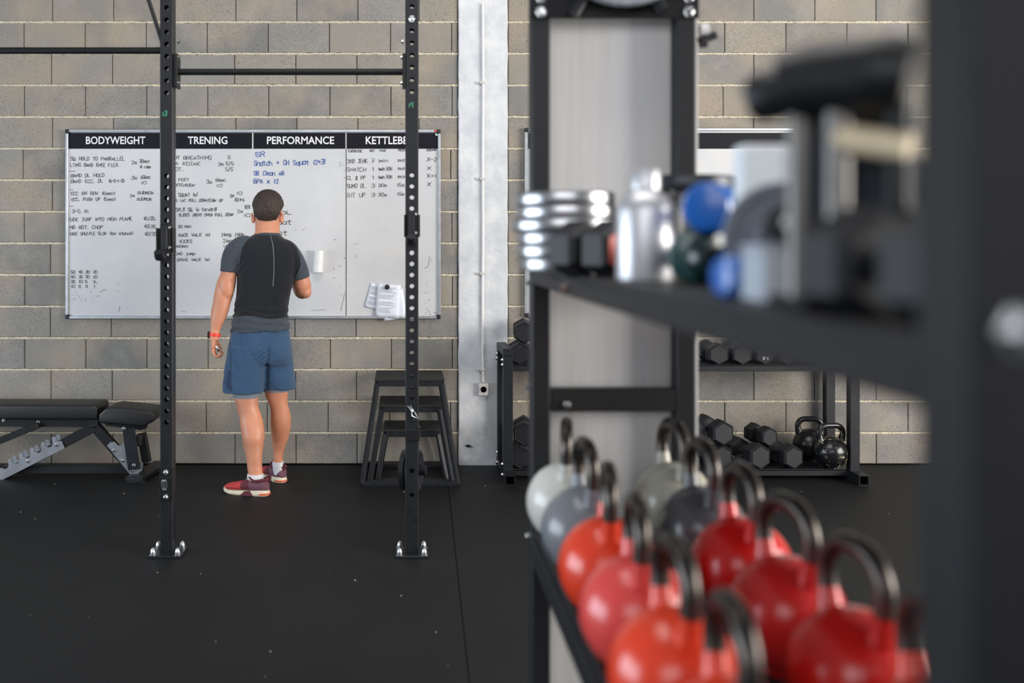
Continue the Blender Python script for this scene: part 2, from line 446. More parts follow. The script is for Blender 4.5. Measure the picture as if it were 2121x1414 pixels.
# ------------------------------------------------------------------ setting: wall, column, floor
YW = 6.609; PX = YW/FPX; ROW = 0.2096; BL = 0.4055
def wx(px): return (px-VX)*PX
fl = tag(MB().box((0.5, 2.6, -0.04), (14, 8.6, 0.05)).build('floor', M['joint_dark']), kind='structure')
def mat_piece(poly, name='rubber_mat'):
    n = len(poly); b = MB()
    b.add([(x, y, 0.0) for x, y in poly]+[(x, y, -0.016) for x, y in poly],
          [tuple(range(n))]+[(k, k+n, (k+1) % n+n, (k+1) % n) for k in range(n)])
    return link(name, b.mesh(name), M['floor'], fl)
g = 0.002
mat_piece([(-6.4, -1.6), (0.125-g, -1.6), (0.30-g, YW), (-6.4, YW)])
mat_piece([(0.125+g, -1.6), (7.4, -1.6), (7.4, YW), (0.30+g, YW)])
crumbs = MB()
for i in range(46):
    x, y = random.uniform(-2.4, 2.9), random.uniform(3.2, 6.4)
    q = random.uniform(0.001, 0.0028)
    crumbs.box((x, y, q*0.5), (q*random.uniform(1, 2), q, q), Matrix.Rotation(random.uniform(0, 3), 3, 'Z'))
tag(crumbs.build('chalk_crumbs', M['mortar']), 'pale chalk crumbs scattered over the black rubber floor', 'crumbs', kind='stuff')

wall = tag(MB().box((0.5, YW+0.11, 2.05), (14, 0.18, 4.1)).build('wall_back', M['joint_dark']), kind='structure')
def block_mesh(L):
    b = MB(); c = 0.004; h = ROW-0.0105; x0, x1, z0, z1 = -L/2+0.0022, L/2-0.0022, -h/2, h/2; yb = 0.06
    b.add([(x0+c, 0, z0+c), (x1-c, 0, z0+c), (x1-c, 0, z1-c), (x0+c, 0, z1-c), (x0, c, z0), (x1, c, z0), (x1, c, z1), (x0, c, z1),
           (x0, yb, z0), (x1, yb, z0), (x1, yb, z1), (x0, yb, z1)],
          [(0, 1, 2, 3), (4, 5, 1, 0), (5, 6, 2, 1), (6, 7, 3, 2), (7, 4, 0, 3), (8, 9, 5, 4), (9, 10, 6, 5), (10, 11, 7, 6), (11, 8, 4, 7)])
    return b.mesh('concrete_block')
full = block_mesh(BL); full.materials.append(M['block'])
cut = {}
def lay(x0, x1, row):
    L = x1-x0
    if L < 0.02: return
    if abs(L-BL) < 0.002: me = full
    else:
        k = round(L, 3)
        if k not in cut: cut[k] = block_mesh(L); cut[k].materials.append(M['block'])
        me = cut[k]
    o = bpy.data.objects.new('concrete_block', me); C.objects.link(o); o.parent = wall
    o.location = ((x0+x1)/2, YW-0.004+random.uniform(-0.002, 0.002), (row+0.5)*ROW+0.002)
    o.rotation_euler = (random.uniform(-0.003, 0.003), random.uniform(-0.002, 0.002), random.uniform(-0.004, 0.004))
XL0, XL1, XR0, XR1 = -2.86, wx(948), wx(1052), 3.95
for row in range(15):
    a = (row % 2 == 0)            # the course on the floor has joints as in the topmost one
    j0 = wx(107 if a else 49)+random.uniform(-0.008, 0.008)
    xs = [XL0]; k = -12
    while True:
        x = j0+k*BL; k += 1
        if x <= XL0+0.06: continue
        if x >= XL1-0.02: break
        xs.append(x)
    xs.append(XL1)
    for p, q in zip(xs, xs[1:]): lay(p, q, row)
    j0 = wx(1055 if a else 1119.5)+random.uniform(-0.006, 0.006); xs = [XR0]; k = -2
    BR = 125.5*PX
    while True:
        x = j0+k*BL; k += 1
        if x <= XR0+0.03: continue
        if x >= XR1-0.06: break
        xs.append(x)
    xs.append(XR1)
    for p, q in zip(xs, xs[1:]): lay(p, q, row)
far = MB()
def far_blocks(x0, x1, r0, r1):
    for row in range(r0, r1):
        x = x0-(BL/2 if row % 2 else 0)
        while x < x1:
            a_, b_ = max(x, x0), min(x+BL, x1)
            if b_-a_ > 0.03:
                z0, z1 = row*ROW+0.007, (row+1)*ROW-0.0035
                far.add([(a_+0.003, YW-0.004, z0), (b_-0.003, YW-0.004, z0), (b_-0.003, YW-0.004, z1), (a_+0.003, YW-0.004, z1), (a_+0.003, YW+0.03, z0), (b_-0.003, YW+0.03, z0), (b_-0.003, YW+0.03, z1), (a_+0.003, YW+0.03, z1)],
                        [(0, 1, 2, 3), (0, 1, 5, 4), (1, 2, 6, 5), (2, 3, 7, 6), (3, 0, 4, 7)])
            x += BL
far_blocks(-6.4, XL0, 0, 19); far_blocks(XR1, 7.3, 0, 19); far_blocks(XL0, XL1, 15, 19); far_blocks(XR0, XR1, 15, 19)
tag(far.build('distant_blocks', M['block'], wall), kind='stuff')
def bed(x0, x1, z):
    b = MB(); n = int((x1-x0)/0.0036); up = []; lo = []; bu = []; bl = []; f = []
    for i in range(n+1):
        x = x0+(x1-x0)*i/n
        y = YW-0.0055-0.006*noise.noise((x*38, z*7, 1.3))-0.0025*noise.noise((x*120, z*7, 4.3))
        t = 0.0062+0.002*noise.noise((x*30, z*9, 8.1))+0.0026*noise.noise((x*210, z*9, 2.1))
        t2 = 0.0062+0.002*noise.noise((x*30, z*9, 18.1))+0.0026*noise.noise((x*210, z*9, 12.1))
        up.append((x, y+0.002, z+t)); lo.append((x, y+0.002, z-t2)); bu.append((x, YW+0.03, z+t)); bl.append((x, y-0.001, z))
    o = n+1
    for i in range(n):
        f += [(i, i+1, 3*o+i+1, 3*o+i), (3*o+i, 3*o+i+1, o+i+1, o+i), (2*o+i, 2*o+i+1, i+1, i)]
    b.add(up+lo+bu+bl, f); return b.build('mortar_bed', M['mortar'], wall)
for row in range(1, 16):
    bed(XL0, XL1, row*ROW); bed(XR0, XR1, row*ROW)

def ragged_column():
    b = MB(); x0, x1 = wx(949), wx(1051); n = 60; rs = []
    for i in range(n+1):
        z = 4.08*i/n; a = 0.004*noise.noise((1.0, z*9, 0)); c = 0.004*noise.noise((5.0, z*9, 0)); yf = YW-0.022
        rs.append([(x0+a, YW+0.06, z), (x0+a, yf+0.006, z), (x0+a+0.006, yf, z), ((x0+x1)/2, yf+0.003*noise.noise((9, z*3, 0)), z), (x1+c-0.006, yf, z), (x1+c, yf+0.006, z), (x1+c, YW+0.06, z)])
    b.rings(rs); return b
col_o = tag(ragged_column().build('column', M['column'], smooth=30), kind='structure')
sc = MB()
sx, sz = wx(972), EYE-(922-VY)*PX
for i in range(26):
    sc.box((sx+random.gauss(0, 0.014), YW-0.0235, sz+random.gauss(0, 0.005)), (random.uniform(0.004, 0.014), 0.001, random.uniform(0.002, 0.006)), Matrix.Rotation(random.uniform(-.5, .5), 3, 'Y'))
sc.build('scuff_mark', M['ink'], col_o)

YC = YW-0.024
cd = thing('cable_conduit', (wx(998), YC, EYE-(792-VY)*PX), 'thin white cable conduit running down the white column to the socket', 'conduit')
pts = [(wx(998)+0.004*noise.noise((z*1.4, 0, 0))+0.004, YC-0.009, z) for z in [EYE-(790-VY)*PX+0.1*i for i in range(26)]]
MB().sweep(pts, 0.009, 10).build('pipe', M['white_plastic'], cd, True)
for py in (173, 371, 566, 764):
    z = EYE-(py-VY)*PX
    MB().box((wx(998), YC-0.010, z), (0.034, 0.022, 0.016), ch=0.003).box((wx(990), YC-0.004, z), (0.03, 0.01, 0.014), ch=0.002).build('pipe_clip', M['socket'], cd)
so = thing('power_socket', (wx(1000), YC, EYE-(804-VY)*PX), 'square pale grey power socket low on the white column', 'socket')
x, z = wx(1000), EYE-(804-VY)*PX
MB().box((x, YC-0.015, z), (0.066, 0.034, 0.080), ch=0.005).build('housing', M['socket'], so)
MB().lathe([(0.024, 0), (0.026, -0.004), (0.021, -0.004), (0.019, 0.004)], (x, YC-0.032, z), 24, 'Y').build('outlet', M['socket'], so, True)
pin = MB()
for d in (-0.008, 0.008): pin.cyl((x+d, YC-0.0285, z), (x+d, YC-0.033, z), 0.003, 8)
pin.build('contact_hole', M['black_plastic'], so)

# ------------------------------------------------------------------ whiteboards
def whiteboard(px0, px1, py0, py1, label, heads, divs):
    Yf = 6.572; k = Yf/FPX
    X = lambda p: (p-VX)*k
    Z = lambda p: EYE-(p-VY)*k
    r = thing('whiteboard', ((X(px0)+X(px1))/2, YW-0.01, Z(py1)), label, 'whiteboard')
    x0, x1, z0, z1 = X(px0), X(px1), Z(py1), Z(py0); Ys = 6.582; fw = 0.019
    MB().box(((x0+x1)/2, Ys+0.006, (z0+z1)/2), (x1-x0-0.01, 0.012, z1-z0-0.01)).build('writing_surface', M['board'], r)
    for (a, b_) in (((x0, z0), (x1, z0)), ((x0, z1), (x1, z1))):
        s_ = 1 if a[1] == z0 else -1
        MB().box(((x0+x1)/2, Ys-0.002, a[1]+s_*fw/2), (x1-x0-0.03, 0.022, fw), ch=0.003).build('frame_rail', M['alu'], r)
    for xx, s_ in ((x0, 1), (x1, -1)):
        MB().box((xx+s_*fw/2, Ys-0.002, (z0+z1)/2), (fw, 0.022, z1-z0-0.03), ch=0.003).build('frame_rail', M['alu'], r)
    for xx, s_ in ((x0, 1), (x1, -1)):
        for zz, q in ((z0, 1), (z1, -1)):
            MB().box((xx+s_*0.014, Ys-0.003, zz+q*0.014), (0.03, 0.026, 0.03), ch=0.006).build('corner_cap', M['black_plastic'], r)
    Yh = Ys-0.0012
    X = lambda p: (p-VX)*Yh/FPX
    Z = lambda p: EYE-(p-VY)*Yh/FPX
    for a, b_ in heads:
        MB().box(((X(a)+X(b_))/2, Yh+0.001, (Z(275)+Z(308))/2), (X(b_)-X(a), 0.002, Z(275)-Z(308))).build('header_strip', M['header'], r)
    for p in divs:
        MB().box((X(p), Yh+0.001, (Z(308)+Z(657))/2), (0.0045, 0.0016, Z(308)-Z(657))).build('column_line', M['header'], r)
    return r, Yh-0.0008
wb, YI = whiteboard(135, 913, 268, 660, 'long whiteboard headed BODYWEIGHT and TRENING behind the man in blue shorts',
                    [(142, 331.5), (334, 522), (525, 715.5), (718, 909)], [717])
for t, a, b_ in (('BODYWEIGHT', 178, 301), ('TRENING', 389, 471), ('PERFORMANCE', 553, 692), ('KETTLEBELL', 757.5, 864)):
    print_text(t, a, b_, 282.5, 298.5, YI-0.0012, 'heading_lettering', M['white_ink'], wb)
def write(items, name, m, wd=0.0028, cap=8.5):
    for it in items:
        b = MB(); hand(b, it[0], it[1], it[2], it[3], it[4] if len(it) > 4 else cap, YI, wd)
        tag(b.build(name, m, wb), kind='stuff')
write([('SQ HOLD TO PARRALLEL', 146, 258, 332, 8.5), ('LYING BAND KNEE FLEX.', 146, 246, 345), ('2x', 272, 284, 340), ('30sec', 289, 309, 337, 8), ('15 reps', 290, 312, 348, 7),
       ('-', 144, 155, 358), ('BAND DL HOLD', 147, 216, 367), ('BAND ECC. DL', 147, 213, 379), ('(5-0-1-0)', 225, 257, 378, 8), ('3x', 272, 284, 372), ('60sec', 292, 311, 370, 8), ('10', 292, 303, 381, 7),
       ('-', 144, 152, 396), ('ECC BW ROW (5sec)', 147, 238, 404, 7.5), ('2x', 269, 279, 408, 7), ('submax', 285, 318, 402, 9), ('ECC. PUSH UP (5sec)', 148, 239, 416, 7.5), ('submax', 283, 314, 415, 9),
       ('-', 144, 152, 430), ('3-5 R:', 149, 184, 441, 8), ('SIDE JUMP INTO HIGH PLANK', 144, 273, 458), ('40/20,', 297, 322, 456), ('MB ROT. CHOP', 145, 212, 474), ('40/20,', 299, 323, 472),
       ('SIDE SHUFFLE SLOW (low stance)', 145, 275, 487, 7.5), ('40/20', 300, 323, 488)], 'bodyweight_handwriting', M['ink'])
gr = []
for r_, py in enumerate((566, 576, 586, 595.5)):
    for c_, px in enumerate((147, 163, 177, 193)):
        t = (('50', '40', '30', '20'), ('40', '30', '20', '10'), ('20', '10', '5', '3'), ('10', '5', '3', '1'))[r_][c_]
        gr.append((t, px, px+(8 if len(t) == 2 else 4), py, 7))
write(gr, 'number_grid_handwriting', M['ink'])
write([('R BREATHING', 365, 437, 330, 9), ('5', 472, 477, 329, 8), ('A KOZAK', 363, 414, 342), ('3x', 452, 463, 343), ('5/5', 468, 484, 342), ('OT.', 363, 380, 354), ('5/5', 468, 482, 354),
       ('FEET', 370, 391, 375, 7), ('3x', 428, 439, 380), ('10sec', 446, 467, 376, 8), ('XTENSION', 364, 403, 386, 7), ('10', 448, 460, 387, 7), ('SQUAT (x)', 370, 409, 407), ('3x', 476, 485, 408, 7.5), ('10', 490, 501, 403, 7),
       ('D LAT PULL DOWN/CHIN UP', 364, 461, 418, 7.5), ('10/4-6', 486, 506, 417), ('SPLIT SQ. (x forward)', 365, 449, 438), ('2x', 491, 503, 441), ('8/8', 507, 518, 432), ('SLIDES /BENT OVER PULL DOWN', 370, 483, 448, 7), ('10', 505, 518, 449, 7.5),
       ('30 MIN:', 369, 396, 472, 7), ('RACK WALK (x)', 370, 435, 490, 7.5), ('2leng. /side', 459, 505, 489), ('KICKS', 373, 398, 503, 7.5), ('2leng', 462, 486, 502), ('NWORM', 363, 388, 513, 6.5), ('1leng', 463, 486, 513, 7),
       ('OAD jump', 363, 404, 528, 7.5), ('SWING WALK (x)', 366, 434, 541, 7.5)], 'trening_handwriting', M['ink'])
write([('5R', 530, 548, 324, 11.5), ('Snatch + OH Squat (2+3)', 526, 674, 343, 12), ('SB Clean x8', 526, 588, 363, 10.5), ('BPA x 12', 526, 576, 380, 10.5)], 'performance_handwriting', M['ink_blue'], 0.004)
write([('RDL', 572, 603, 444, 9.5), ('Squat', 558, 602, 465, 11), ('fast', 560, 593, 487, 11)], 'lower_performance_handwriting', M['ink'], 0.0034)
ke = [('EXERCISE', 722, 750, 315, 6), ('SET', 766, 776, 314, 5), ('TIME', 785, 799, 314, 5), ('REST', 825, 842, 313, 5), ('KB', 884, 893, 312.5, 5), ('MAS', 895, 903, 312, 4)]
for t, py, n_, tm, rs_, x_ in (('2KB JERK', 338, '7', '1min', '1min', 'X-2'), ('SNATCH', 355, '1', '4min H2H', '1min', 'X'), ('CL & PP', 372, '1', '4min H2H', '1min', 'X+1'), ('SUMO DL', 389, '3', '30s', '15s', 'X'), ('SIT UP', 408, '3', '30s', '15s', '')):
    ke += [(t, 719, 755+(6 if len(t) == 8 else 2), py, 9.5), (n_, 769.5, 776, py-1, 9), (tm, 784, 803 if len(tm) == 4 else (811 if len(tm) > 4 else 801), py-2, 8), (rs_, 823, 842 if len(rs_) == 4 else 837, py-3, 8)]
    if x_: ke.append((x_, 884.5, 892 if len(x_) == 1 else 904, py-4, 9))
write(ke, 'kettlebell_handwriting', M['ink'], 0.0028)
mk = MB()
def mark(px, py, w_, h_, a=0.0):
    mk.box(((px-VX)*YI/FPX, YI, EYE-(py-VY)*YI/FPX), (w_, 0.0006, h_), Matrix.Rotation(a, 3, 'Y'))
rr = random.Random(3)
for cx_, cy_, sx_, sy_, n_ in ((170, 620, 26, 24, 26), (245, 590, 30, 20, 8), (700, 560, 14, 50, 16), (735, 520, 6, 22, 12), (880, 590, 18, 40, 16), (893, 648, 12, 6, 14), (712, 360, 3, 40, 14), (620, 475, 10, 6, 5), (700, 500, 200, 90, 10)):
    for i in range(n_):
        q = rr.uniform(0.0015, 0.005)
        px, py = rr.gauss(cx_, sx_*0.6), rr.gauss(cy_, sy_*0.6)
        if 145 < px < 905 and 312 < py < 655: mark(px, py, q*rr.uniform(0.5, 2), q*0.7, rr.uniform(-1, 1))
for px, py, w_, a in ((213, 602, 0.05, -0.4), (247, 640, 0.04, -1.3), (710, 625, 0.12, -1.35), (889, 540, 0.06, -1.4), (884, 553, 0.035, -0.5), (380, 645, 0.03, 0.1), (660, 642, 0.1, -0.08), (705, 340, 0.035, 1.5)):
    mark(px, py, w_, 0.0016, a)
tag(mk.build('smudge_marks', M['ink'], wb), kind='stuff')
MB().box(((902-VX)*6.568/FPX, 6.568, EYE-(271-VY)*6.568/FPX), (0.016, 0.001, 0.013)).build('red_corner_sticker', M['red_sticker'], wb)
MB().lathe([(0.011, 0), (0.011, -0.001)], ((905-VX)*YI/FPX, YI-0.002, EYE-(278-VY)*YI/FPX), 16, 'Y').build('round_sticker', M['pale_sticker'], wb)
wb2, _ = whiteboard(1087, 1866, 265, 657, 'second whiteboard on the wall to the right, mostly hidden behind the kettlebell rack', [(1094, 1267), (1270, 1440), (1443, 1650), (1653, 1858)], [])

yb = YI-0.0007
ph = thing('pen_holder', tuple(W(660, 563, yb)), 'small white metal pen holder stuck on the whiteboard beside the man', 'pen holder')
def cup():
    b = MB(); c = W(660, 541, yb); h = 46*yb/FPX/2*0.97; w_ = 0.034; d = 0.062; n = 12
    out = []
    prof = [(-w_, 0.0), (-w_, -0.022)]+[(w_*math.sin(R(-90+180*k/n)), -0.022-(d-0.022)*math.cos(R(-90+180*k/n))) for k in range(1, n)]+[(w_, -0.022), (w_, 0.0)]
    tilt = 0.0035
    rs = [[c+Vector((x+tilt*(1 if s_ > 0 else -1), y, s_*h)) for x, y in prof] for s_ in (-1, 1)]
    rs.append([c+Vector((x*0.93+tilt, y*0.95-0.001, h)) for x, y in prof])
    rs.append([c+Vector((x*0.93-tilt, y*0.95-0.001, -h+0.004)) for x, y in prof])
    return b.rings(rs)
cup().build('holder_body', M['white_plastic'], ph, 35)
def sheet(c, wpx, hpx, ang, dy, name='paper_sheet', lines=True, label='', grp=None):
    Y = yb-dy; k = Y/FPX; cen = W(c[0], c[1], Y); w_, h_ = wpx*k, hpx*k; rot = Matrix.Rotation(R(ang), 3, 'Y')
    b = MB(); nx, nz = 6, 8; vs = []
    for j in range(nz+1):
        for i in range(nx+1):
            u, v = i/nx-0.5, j/nz-0.5
            vs.append(cen+rot@Vector((u*w_, -0.004*(0.5-v)*abs(u)*2*0.6-0.0022*math.sin(u*5+v*3)*0.3, v*h_)))
    b.add(vs, [(j*(nx+1)+i, j*(nx+1)+i+1, (j+1)*(nx+1)+i+1, (j+1)*(nx+1)+i) for j in range(nz) for i in range(nx)])
    o = thing(name, tuple(cen), label, 'paper')
    s_ = link('sheet', b.mesh('sheet', True), M['paper'], o)
    md = s_.modifiers.new('thick', 'SOLIDIFY'); md.thickness = 0.0004; md.offset = 1
    if lines:
        t = MB(); q = random.Random(wpx*7+c[0])
        for i in range(22):
            v = 0.40-0.036*i
            if i in (5, 10, 11, 16): continue
            L = q.uniform(0.45, 0.72)
            t.box(cen+rot@Vector((-0.38*w_+L*w_/2, -0.0062, v*h_)), (L*w_, 0.0004, 0.0022), rot)
        t.build('printed_lines', M['ink_faint'], o)
    return o
sheet((777, 614), 31, 51, 14, 0.004, label='printed paper sheet tilted out behind the left edge of the front sheet')
sheet((815, 631), 48, 60, -9, 0.009, label='printed paper sheet hanging lowest behind the front sheet by the post', lines=False)
sheet((804, 623), 49, 68, 3.5, 0.015, label='front printed paper sheet held by the round black magnet')
c = W(802, 594, yb-0.0235)
mg = thing('magnet', tuple(c), 'round black magnet pinning the papers to the whiteboard', 'magnet')
MB().lathe([(0.0155, 0.004), (0.0165, -0.001), (0.0165, -0.007), (0.013, -0.009), (0.004, -0.0075)], c, 20, 'Y').build('magnet_disc', M['black_plastic'], mg, True)

# ------------------------------------------------------------------ pull-up rig
def perforated(xc, wd, yc, dp, z0, z1, holes, r):
    b = MB(); x0, x1, y0, y1 = xc-wd/2, xc+wd/2, yc-dp/2, yc+dp/2; c = 0.004
    hs = sorted(holes)
    cells = []
    for i, h in enumerate(hs):
        lo = z0 if i == 0 else max((hs[i-1]+h)/2, h-0.03); hi = z1 if i == len(hs)-1 else min((hs[i+1]+h)/2, h+0.03)
        if i == 0: lo = h-0.03
        if i == len(hs)-1: hi = h+0.03
        cells.append((lo, hi, h))
    n = 16
    for y, s_ in ((y0, 1), (y1, -1)):
        zc = z0
        for lo, hi, h in cells:
            if lo-zc > 1e-5: b.add([(x0+c, y, zc), (x1-c, y, zc), (x1-c, y, lo), (x0+c, y, lo)], [(0, 1, 2, 3)])
            ci = []; ou = []; ri = []
            for k in range(n):
                a = 2*PI*k/n; dx, dz = math.cos(a), math.sin(a); m_ = max(abs(dx), abs(dz))
                ci.append((xc+r*dx, y, h+r*dz)); ri.append((xc+r*dx, y+s_*0.004, h+r*dz))
                ou.append((xc+dx/m_*(wd/2-c), y, h+(dz/m_*(hi-h) if dz > 0 else dz/m_*(h-lo))))
            b.add(ci+ou+ri, [(k, (k+1) % n, n+(k+1) % n, n+k) for k in range(n)]+[(k, 2*n+k, 2*n+(k+1) % n, (k+1) % n) for k in range(n)])
            zc = hi
        b.add([(x0+c, y, zc), (x1-c, y, zc), (x1-c, y, z1), (x0+c, y, z1)], [(0, 1, 2, 3)])
    for x, q in ((x0, 1), (x1, -1)):
        b.add([(x, y0+c, z0), (x, y1-c, z0), (x, y1-c, z1), (x, y0+c, z1)], [(0, 1, 2, 3)])
        for y, s_ in ((y0, 1), (y1, -1)):
            b.add([(x, y+s_*c, z0), (x+q*c, y, z0), (x+q*c, y, z1), (x, y+s_*c, z1)], [(0, 1, 2, 3)])
    return b
YP = 4.73; WP = 0.062
def zp(py, Y=YP-WP/2): return EYE-(py-VY)*Y/FPX
def bolt_head(c, r=0.011, axis='Y', s_=-1):
    h = s_*0.012
    return MB().lathe([(r*1.35, 0), (r*1.35, h*0.15), (r, h*0.2), (r, h*0.8), (r*0.7, h)], c, 6, axis)
rig = thing('pull_up_rig', (0, YP, 0), 'black steel pull-up rig with perforated uprights bolted to the rubber floor', 'rig')
xl = (344.7-VX)*(YP-WP/2)/FPX; xr = (853.2-VX)*(YP-WP/2)/FPX
hl = [zp(364+23.2*i) for i in range(23) if not (464 < 364+23.2*i < 520)]+[zp(15.5+25.2*i) for i in range(-6, 8)]
hr = [zp(362+23.1*i) for i in range(22)]+[zp(975), zp(1024)]+[zp(13+25.2*i) for i in range(-6, 8) if i != 1]
for xc, hs, numb, nx in ((xl, hl, '13', 0), (xr, hr, '19', 1)):
    up = perforated(xc, WP, YP, WP, 0.006, 3.1, hs, 0.0115).build('upright', M['steel'], rig)
    nb = MB(); px = (336, 846)[nx]; py = (240, 222)[nx]
    hand(nb, numb, px, px+9, py, 11, YP-WP/2-0.001, 0.004, 0.3)
    nb.build('painted_number', M['ink_green'], up)
    bp = MB().box((xc, YP, 0.005), (0.158, 0.158, 0.010), ch=0.002).build('base_plate', M['steel'], rig)
    for dx in (-0.058, 0.058):
        for dy in (-0.052, 0.052):
            p = (xc+dx, YP+dy, 0.010)
            MB().lathe([(0.017, 0), (0.017, 0.003), (0.0125, 0.004), (0.0125, 0.017), (0.010, 0.021), (0.009, 0.026), (0.005, 0.031), (0.001, 0.033)], p, 14).build('anchor_bolt', M['chrome'], bp, True)
k = (YP)/FPX
def bar_part(px0, px1, py, rad, name):
    z = EYE-(py-VY)*k; a = ((px0-VX)*k, YP, z); b_ = ((px1-VX)*k, YP, z)
    MB().cyl(a, b_, rad, 20).build(name, M['steel_dark'], rig, True)
bar_part(-420, 334, 105, 0.0165, 'pull_up_bar'); bar_part(370, 835, 149, 0.0155, 'pull_up_bar')
for px, s_ in ((367.5, 1), (836.5, -1)):
    z0, z1 = EYE-(183-VY)*k, EYE-(113-VY)*k; x = (px-VX)*k
    pl = MB().box((x, YP, (z0+z1)/2), (0.014, 0.075, z1-z0), ch=0.002).build('bar_bracket', M['steel_dark'], rig)
    for py in (121, 174):
        bolt_head((x+s_*0.007, YP-0.02, EYE-(py-VY)*k), 0.008, 'X', s_).build('bracket_bolt', M['chrome'], pl)
    bolt_head((x+s_*0.002, YP-0.0, EYE-(87-VY)*k), 0.009, 'X', s_).build('bracket_bolt', M['chrome'], pl)
MB().bar(W(336, 88, YP), W(288, -62, YP), 0.012, 0.052, (0, 1, 0)).build('diagonal_brace', M['steel'], rig)
bolt_head((xr, YP-WP/2, zp(39)), 0.013).build('upright_bolt', M['chrome'], rig)
yf = YP-WP/2
pb = MB().box((xl, yf-0.004, (zp(968)+zp(1036))/2), (WP+0.001, 0.008, zp(968)-zp(1036)), ch=0.0015).build('band_bracket', M['steel_dark'], rig)
for py in (977, 1028): bolt_head((xl, yf-0.008, zp(py)), 0.010).build('bracket_bolt', M['chrome'], pb)
t = MB(); zc = zp(1003)
for d in (-0.004, 0.006):
    t.sweep([(xl-0.008+d+0.012*math.cos(a)*0.5, yf-0.012-0.006*math.sin(a)*0.5, zc+0.024*math.sin(a)) for a in [2*PI*i/16 for i in range(16)]], 0.0035, 8, True)
t.build('hook_ring', M['chrome'], pb, True)
sl = MB()
z0, z1 = zp(912), zp(889)
sl.box((xr+0.002, yf-0.006, (z0+z1)/2), (WP+0.006, 0.012, z1-z0), ch=0.002).box((xr+WP/2+0.004, YP, (z0+z1)/2+0.004), (0.008, WP+0.01, z1-z0+0.01), ch=0.002)
sl.build('sliding_collar', M['steel_dark'], rig)
pn = MB(); yk = yf-0.004
pn.sweep([W(844, 840, yk), W(852, 850, yk-0.01), W(853, 861, yk-0.012), W(865, 867, yk-0.004)], 0.0022, 8)
pn.sweep([W(849, 839, yk), W(856, 849, yk-0.01), W(861, 858, yk-0.01), W(866, 866, yk-0.004), W(861, 870, yk), W(854, 868, yk-0.006)], 0.0022, 8)
pn.cyl(W(854, 850, yk-0.016), W(854, 850, yk+0.02), 0.007, 12)
pn.build('locking_pin', M['chrome'], rig, True)
def jcup(xc, py0, py1, off, label):
    z1, z0 = zp(py0), zp(py1); h = z1-z0
    r = thing('j_cup', (xc, yf, z0), label, 'j-cup')
    b = MB().box((xc+off*0.3, yf-0.010, z0+h*0.62), (WP*0.80, 0.014, h*0.74), ch=0.003)
    b.box((xc-WP*0.5-0.003+off, yf+0.01, z0+h*0.6), (0.006, 0.06, h*0.62), ch=0.001).box((xc+WP*0.5+0.004+off*0.2, yf+0.01, z0+h*0.6), (0.006, 0.06, h*0.62), ch=0.001)
    b.build('mount_plate', M['steel_dark'], r)
    MB().box((xc+off*0.3-0.002, yf-0.021, z0+h*0.66), (WP*0.42, 0.010, h*0.62), ch=0.003).build('liner_pad', M['rubber'], r)
    q = MB().sweep([(xc+off*0.8-0.004, yf-0.016, z0+h*0.30), (xc+off-0.004, yf-0.045, z0+h*0.16), (xc+off-0.004, yf-0.085, z0+h*0.16), (xc+off-0.004, yf-0.11, z0+h*0.30)], [0.020, 0.023, 0.023, 0.020], 14, flat=0.8)
    q.build('bar_hook', M['rubber'], r, True)
    for dz in (0.92, 0.40):
        bolt_head((xc+WP*0.30, yf-0.017, z0+h*dz), 0.0065).build('cup_bolt', M['chrome'], r)
jcup(xl, 465, 545, -0.008, 'black j-cup hooked on the left perforated upright of the rig')
jcup(xr, 438, 512, 0.0, 'black j-cup hooked on the right perforated upright of the rig')
t = thing('storage_peg_plate', (xr, YP+0.06, zp(975)), 'small dark weight plates stored low behind the right rig upright', 'weight plate')
rz = Matrix.Rotation(R(-14), 3, 'Z'); cc = Vector((xr-0.002, YP+0.125, EYE-(972-VY)*4.86/FPX))
for i, mm in enumerate(('rubber', 'plate_dark', 'rubber')):
    b = MB().lathe([(0.028, -0.010), (0.082, -0.010), (0.090, -0.014), (0.097, -0.010), (0.097, 0.010), (0.090, 0.014), (0.082, 0.010), (0.028, 0.010)], (0, 0, 0), 36, 'X', cap=False)
    b.v = [cc+rz@(v+Vector((0.030*(i-1), 0, 0))) for v in b.v]
    b.build('plate_disc', M[mm], t, True)
b = MB().cyl((-0.06, 0, 0), (0.075, 0, 0), 0.024, 18); b.v = [cc+rz@v for v in b.v]; b.build('storage_peg', M['steel'], t, True)

# ------------------------------------------------------------------ plyo boxes
def plyo(xc_px, y_bf, y_bb, wb_, y_tf, y_tb, wt, zt, label):
    xc = (xc_px-VX)*6.1/FPX
    r = thing('plyo_box', (xc, (y_bf+y_bb)/2, 0), label, 'plyo box', 'nested plyometric boxes'); tb = 0.025
    B = [(xc-wb_/2+tb/2, y_bf+tb/2), (xc+wb_/2-tb/2, y_bf+tb/2), (xc+wb_/2-tb/2, y_bb-tb/2), (xc-wb_/2+tb/2, y_bb-tb/2)]
    T = [(xc-wt/2+tb/2, y_tf+tb/2), (xc+wt/2-tb/2, y_tf+tb/2), (xc+wt/2-tb/2, y_tb-tb/2), (xc-wt/2+tb/2, y_tb-tb/2)]
    for i in range(4):
        MB().bar((*B[i], tb*0.5), (*T[i], zt-0.03), tb, tb).build('leg', M['steel'], r)
        j = (i+1) % 4
        MB().bar((*B[i], tb/2), (*B[j], tb/2), tb, tb).build('base_rail', M['steel'], r)
        MB().bar((*T[i], zt-0.028), (*T[j], zt-0.028), tb, 0.032).build('top_rail', M['steel'], r)
    MB().box((xc, (y_tf+y_tb)/2, zt-0.006), (wt+0.006, y_tb-y_tf+0.006, 0.012), ch=0.003).build('platform', M['platform'], r)
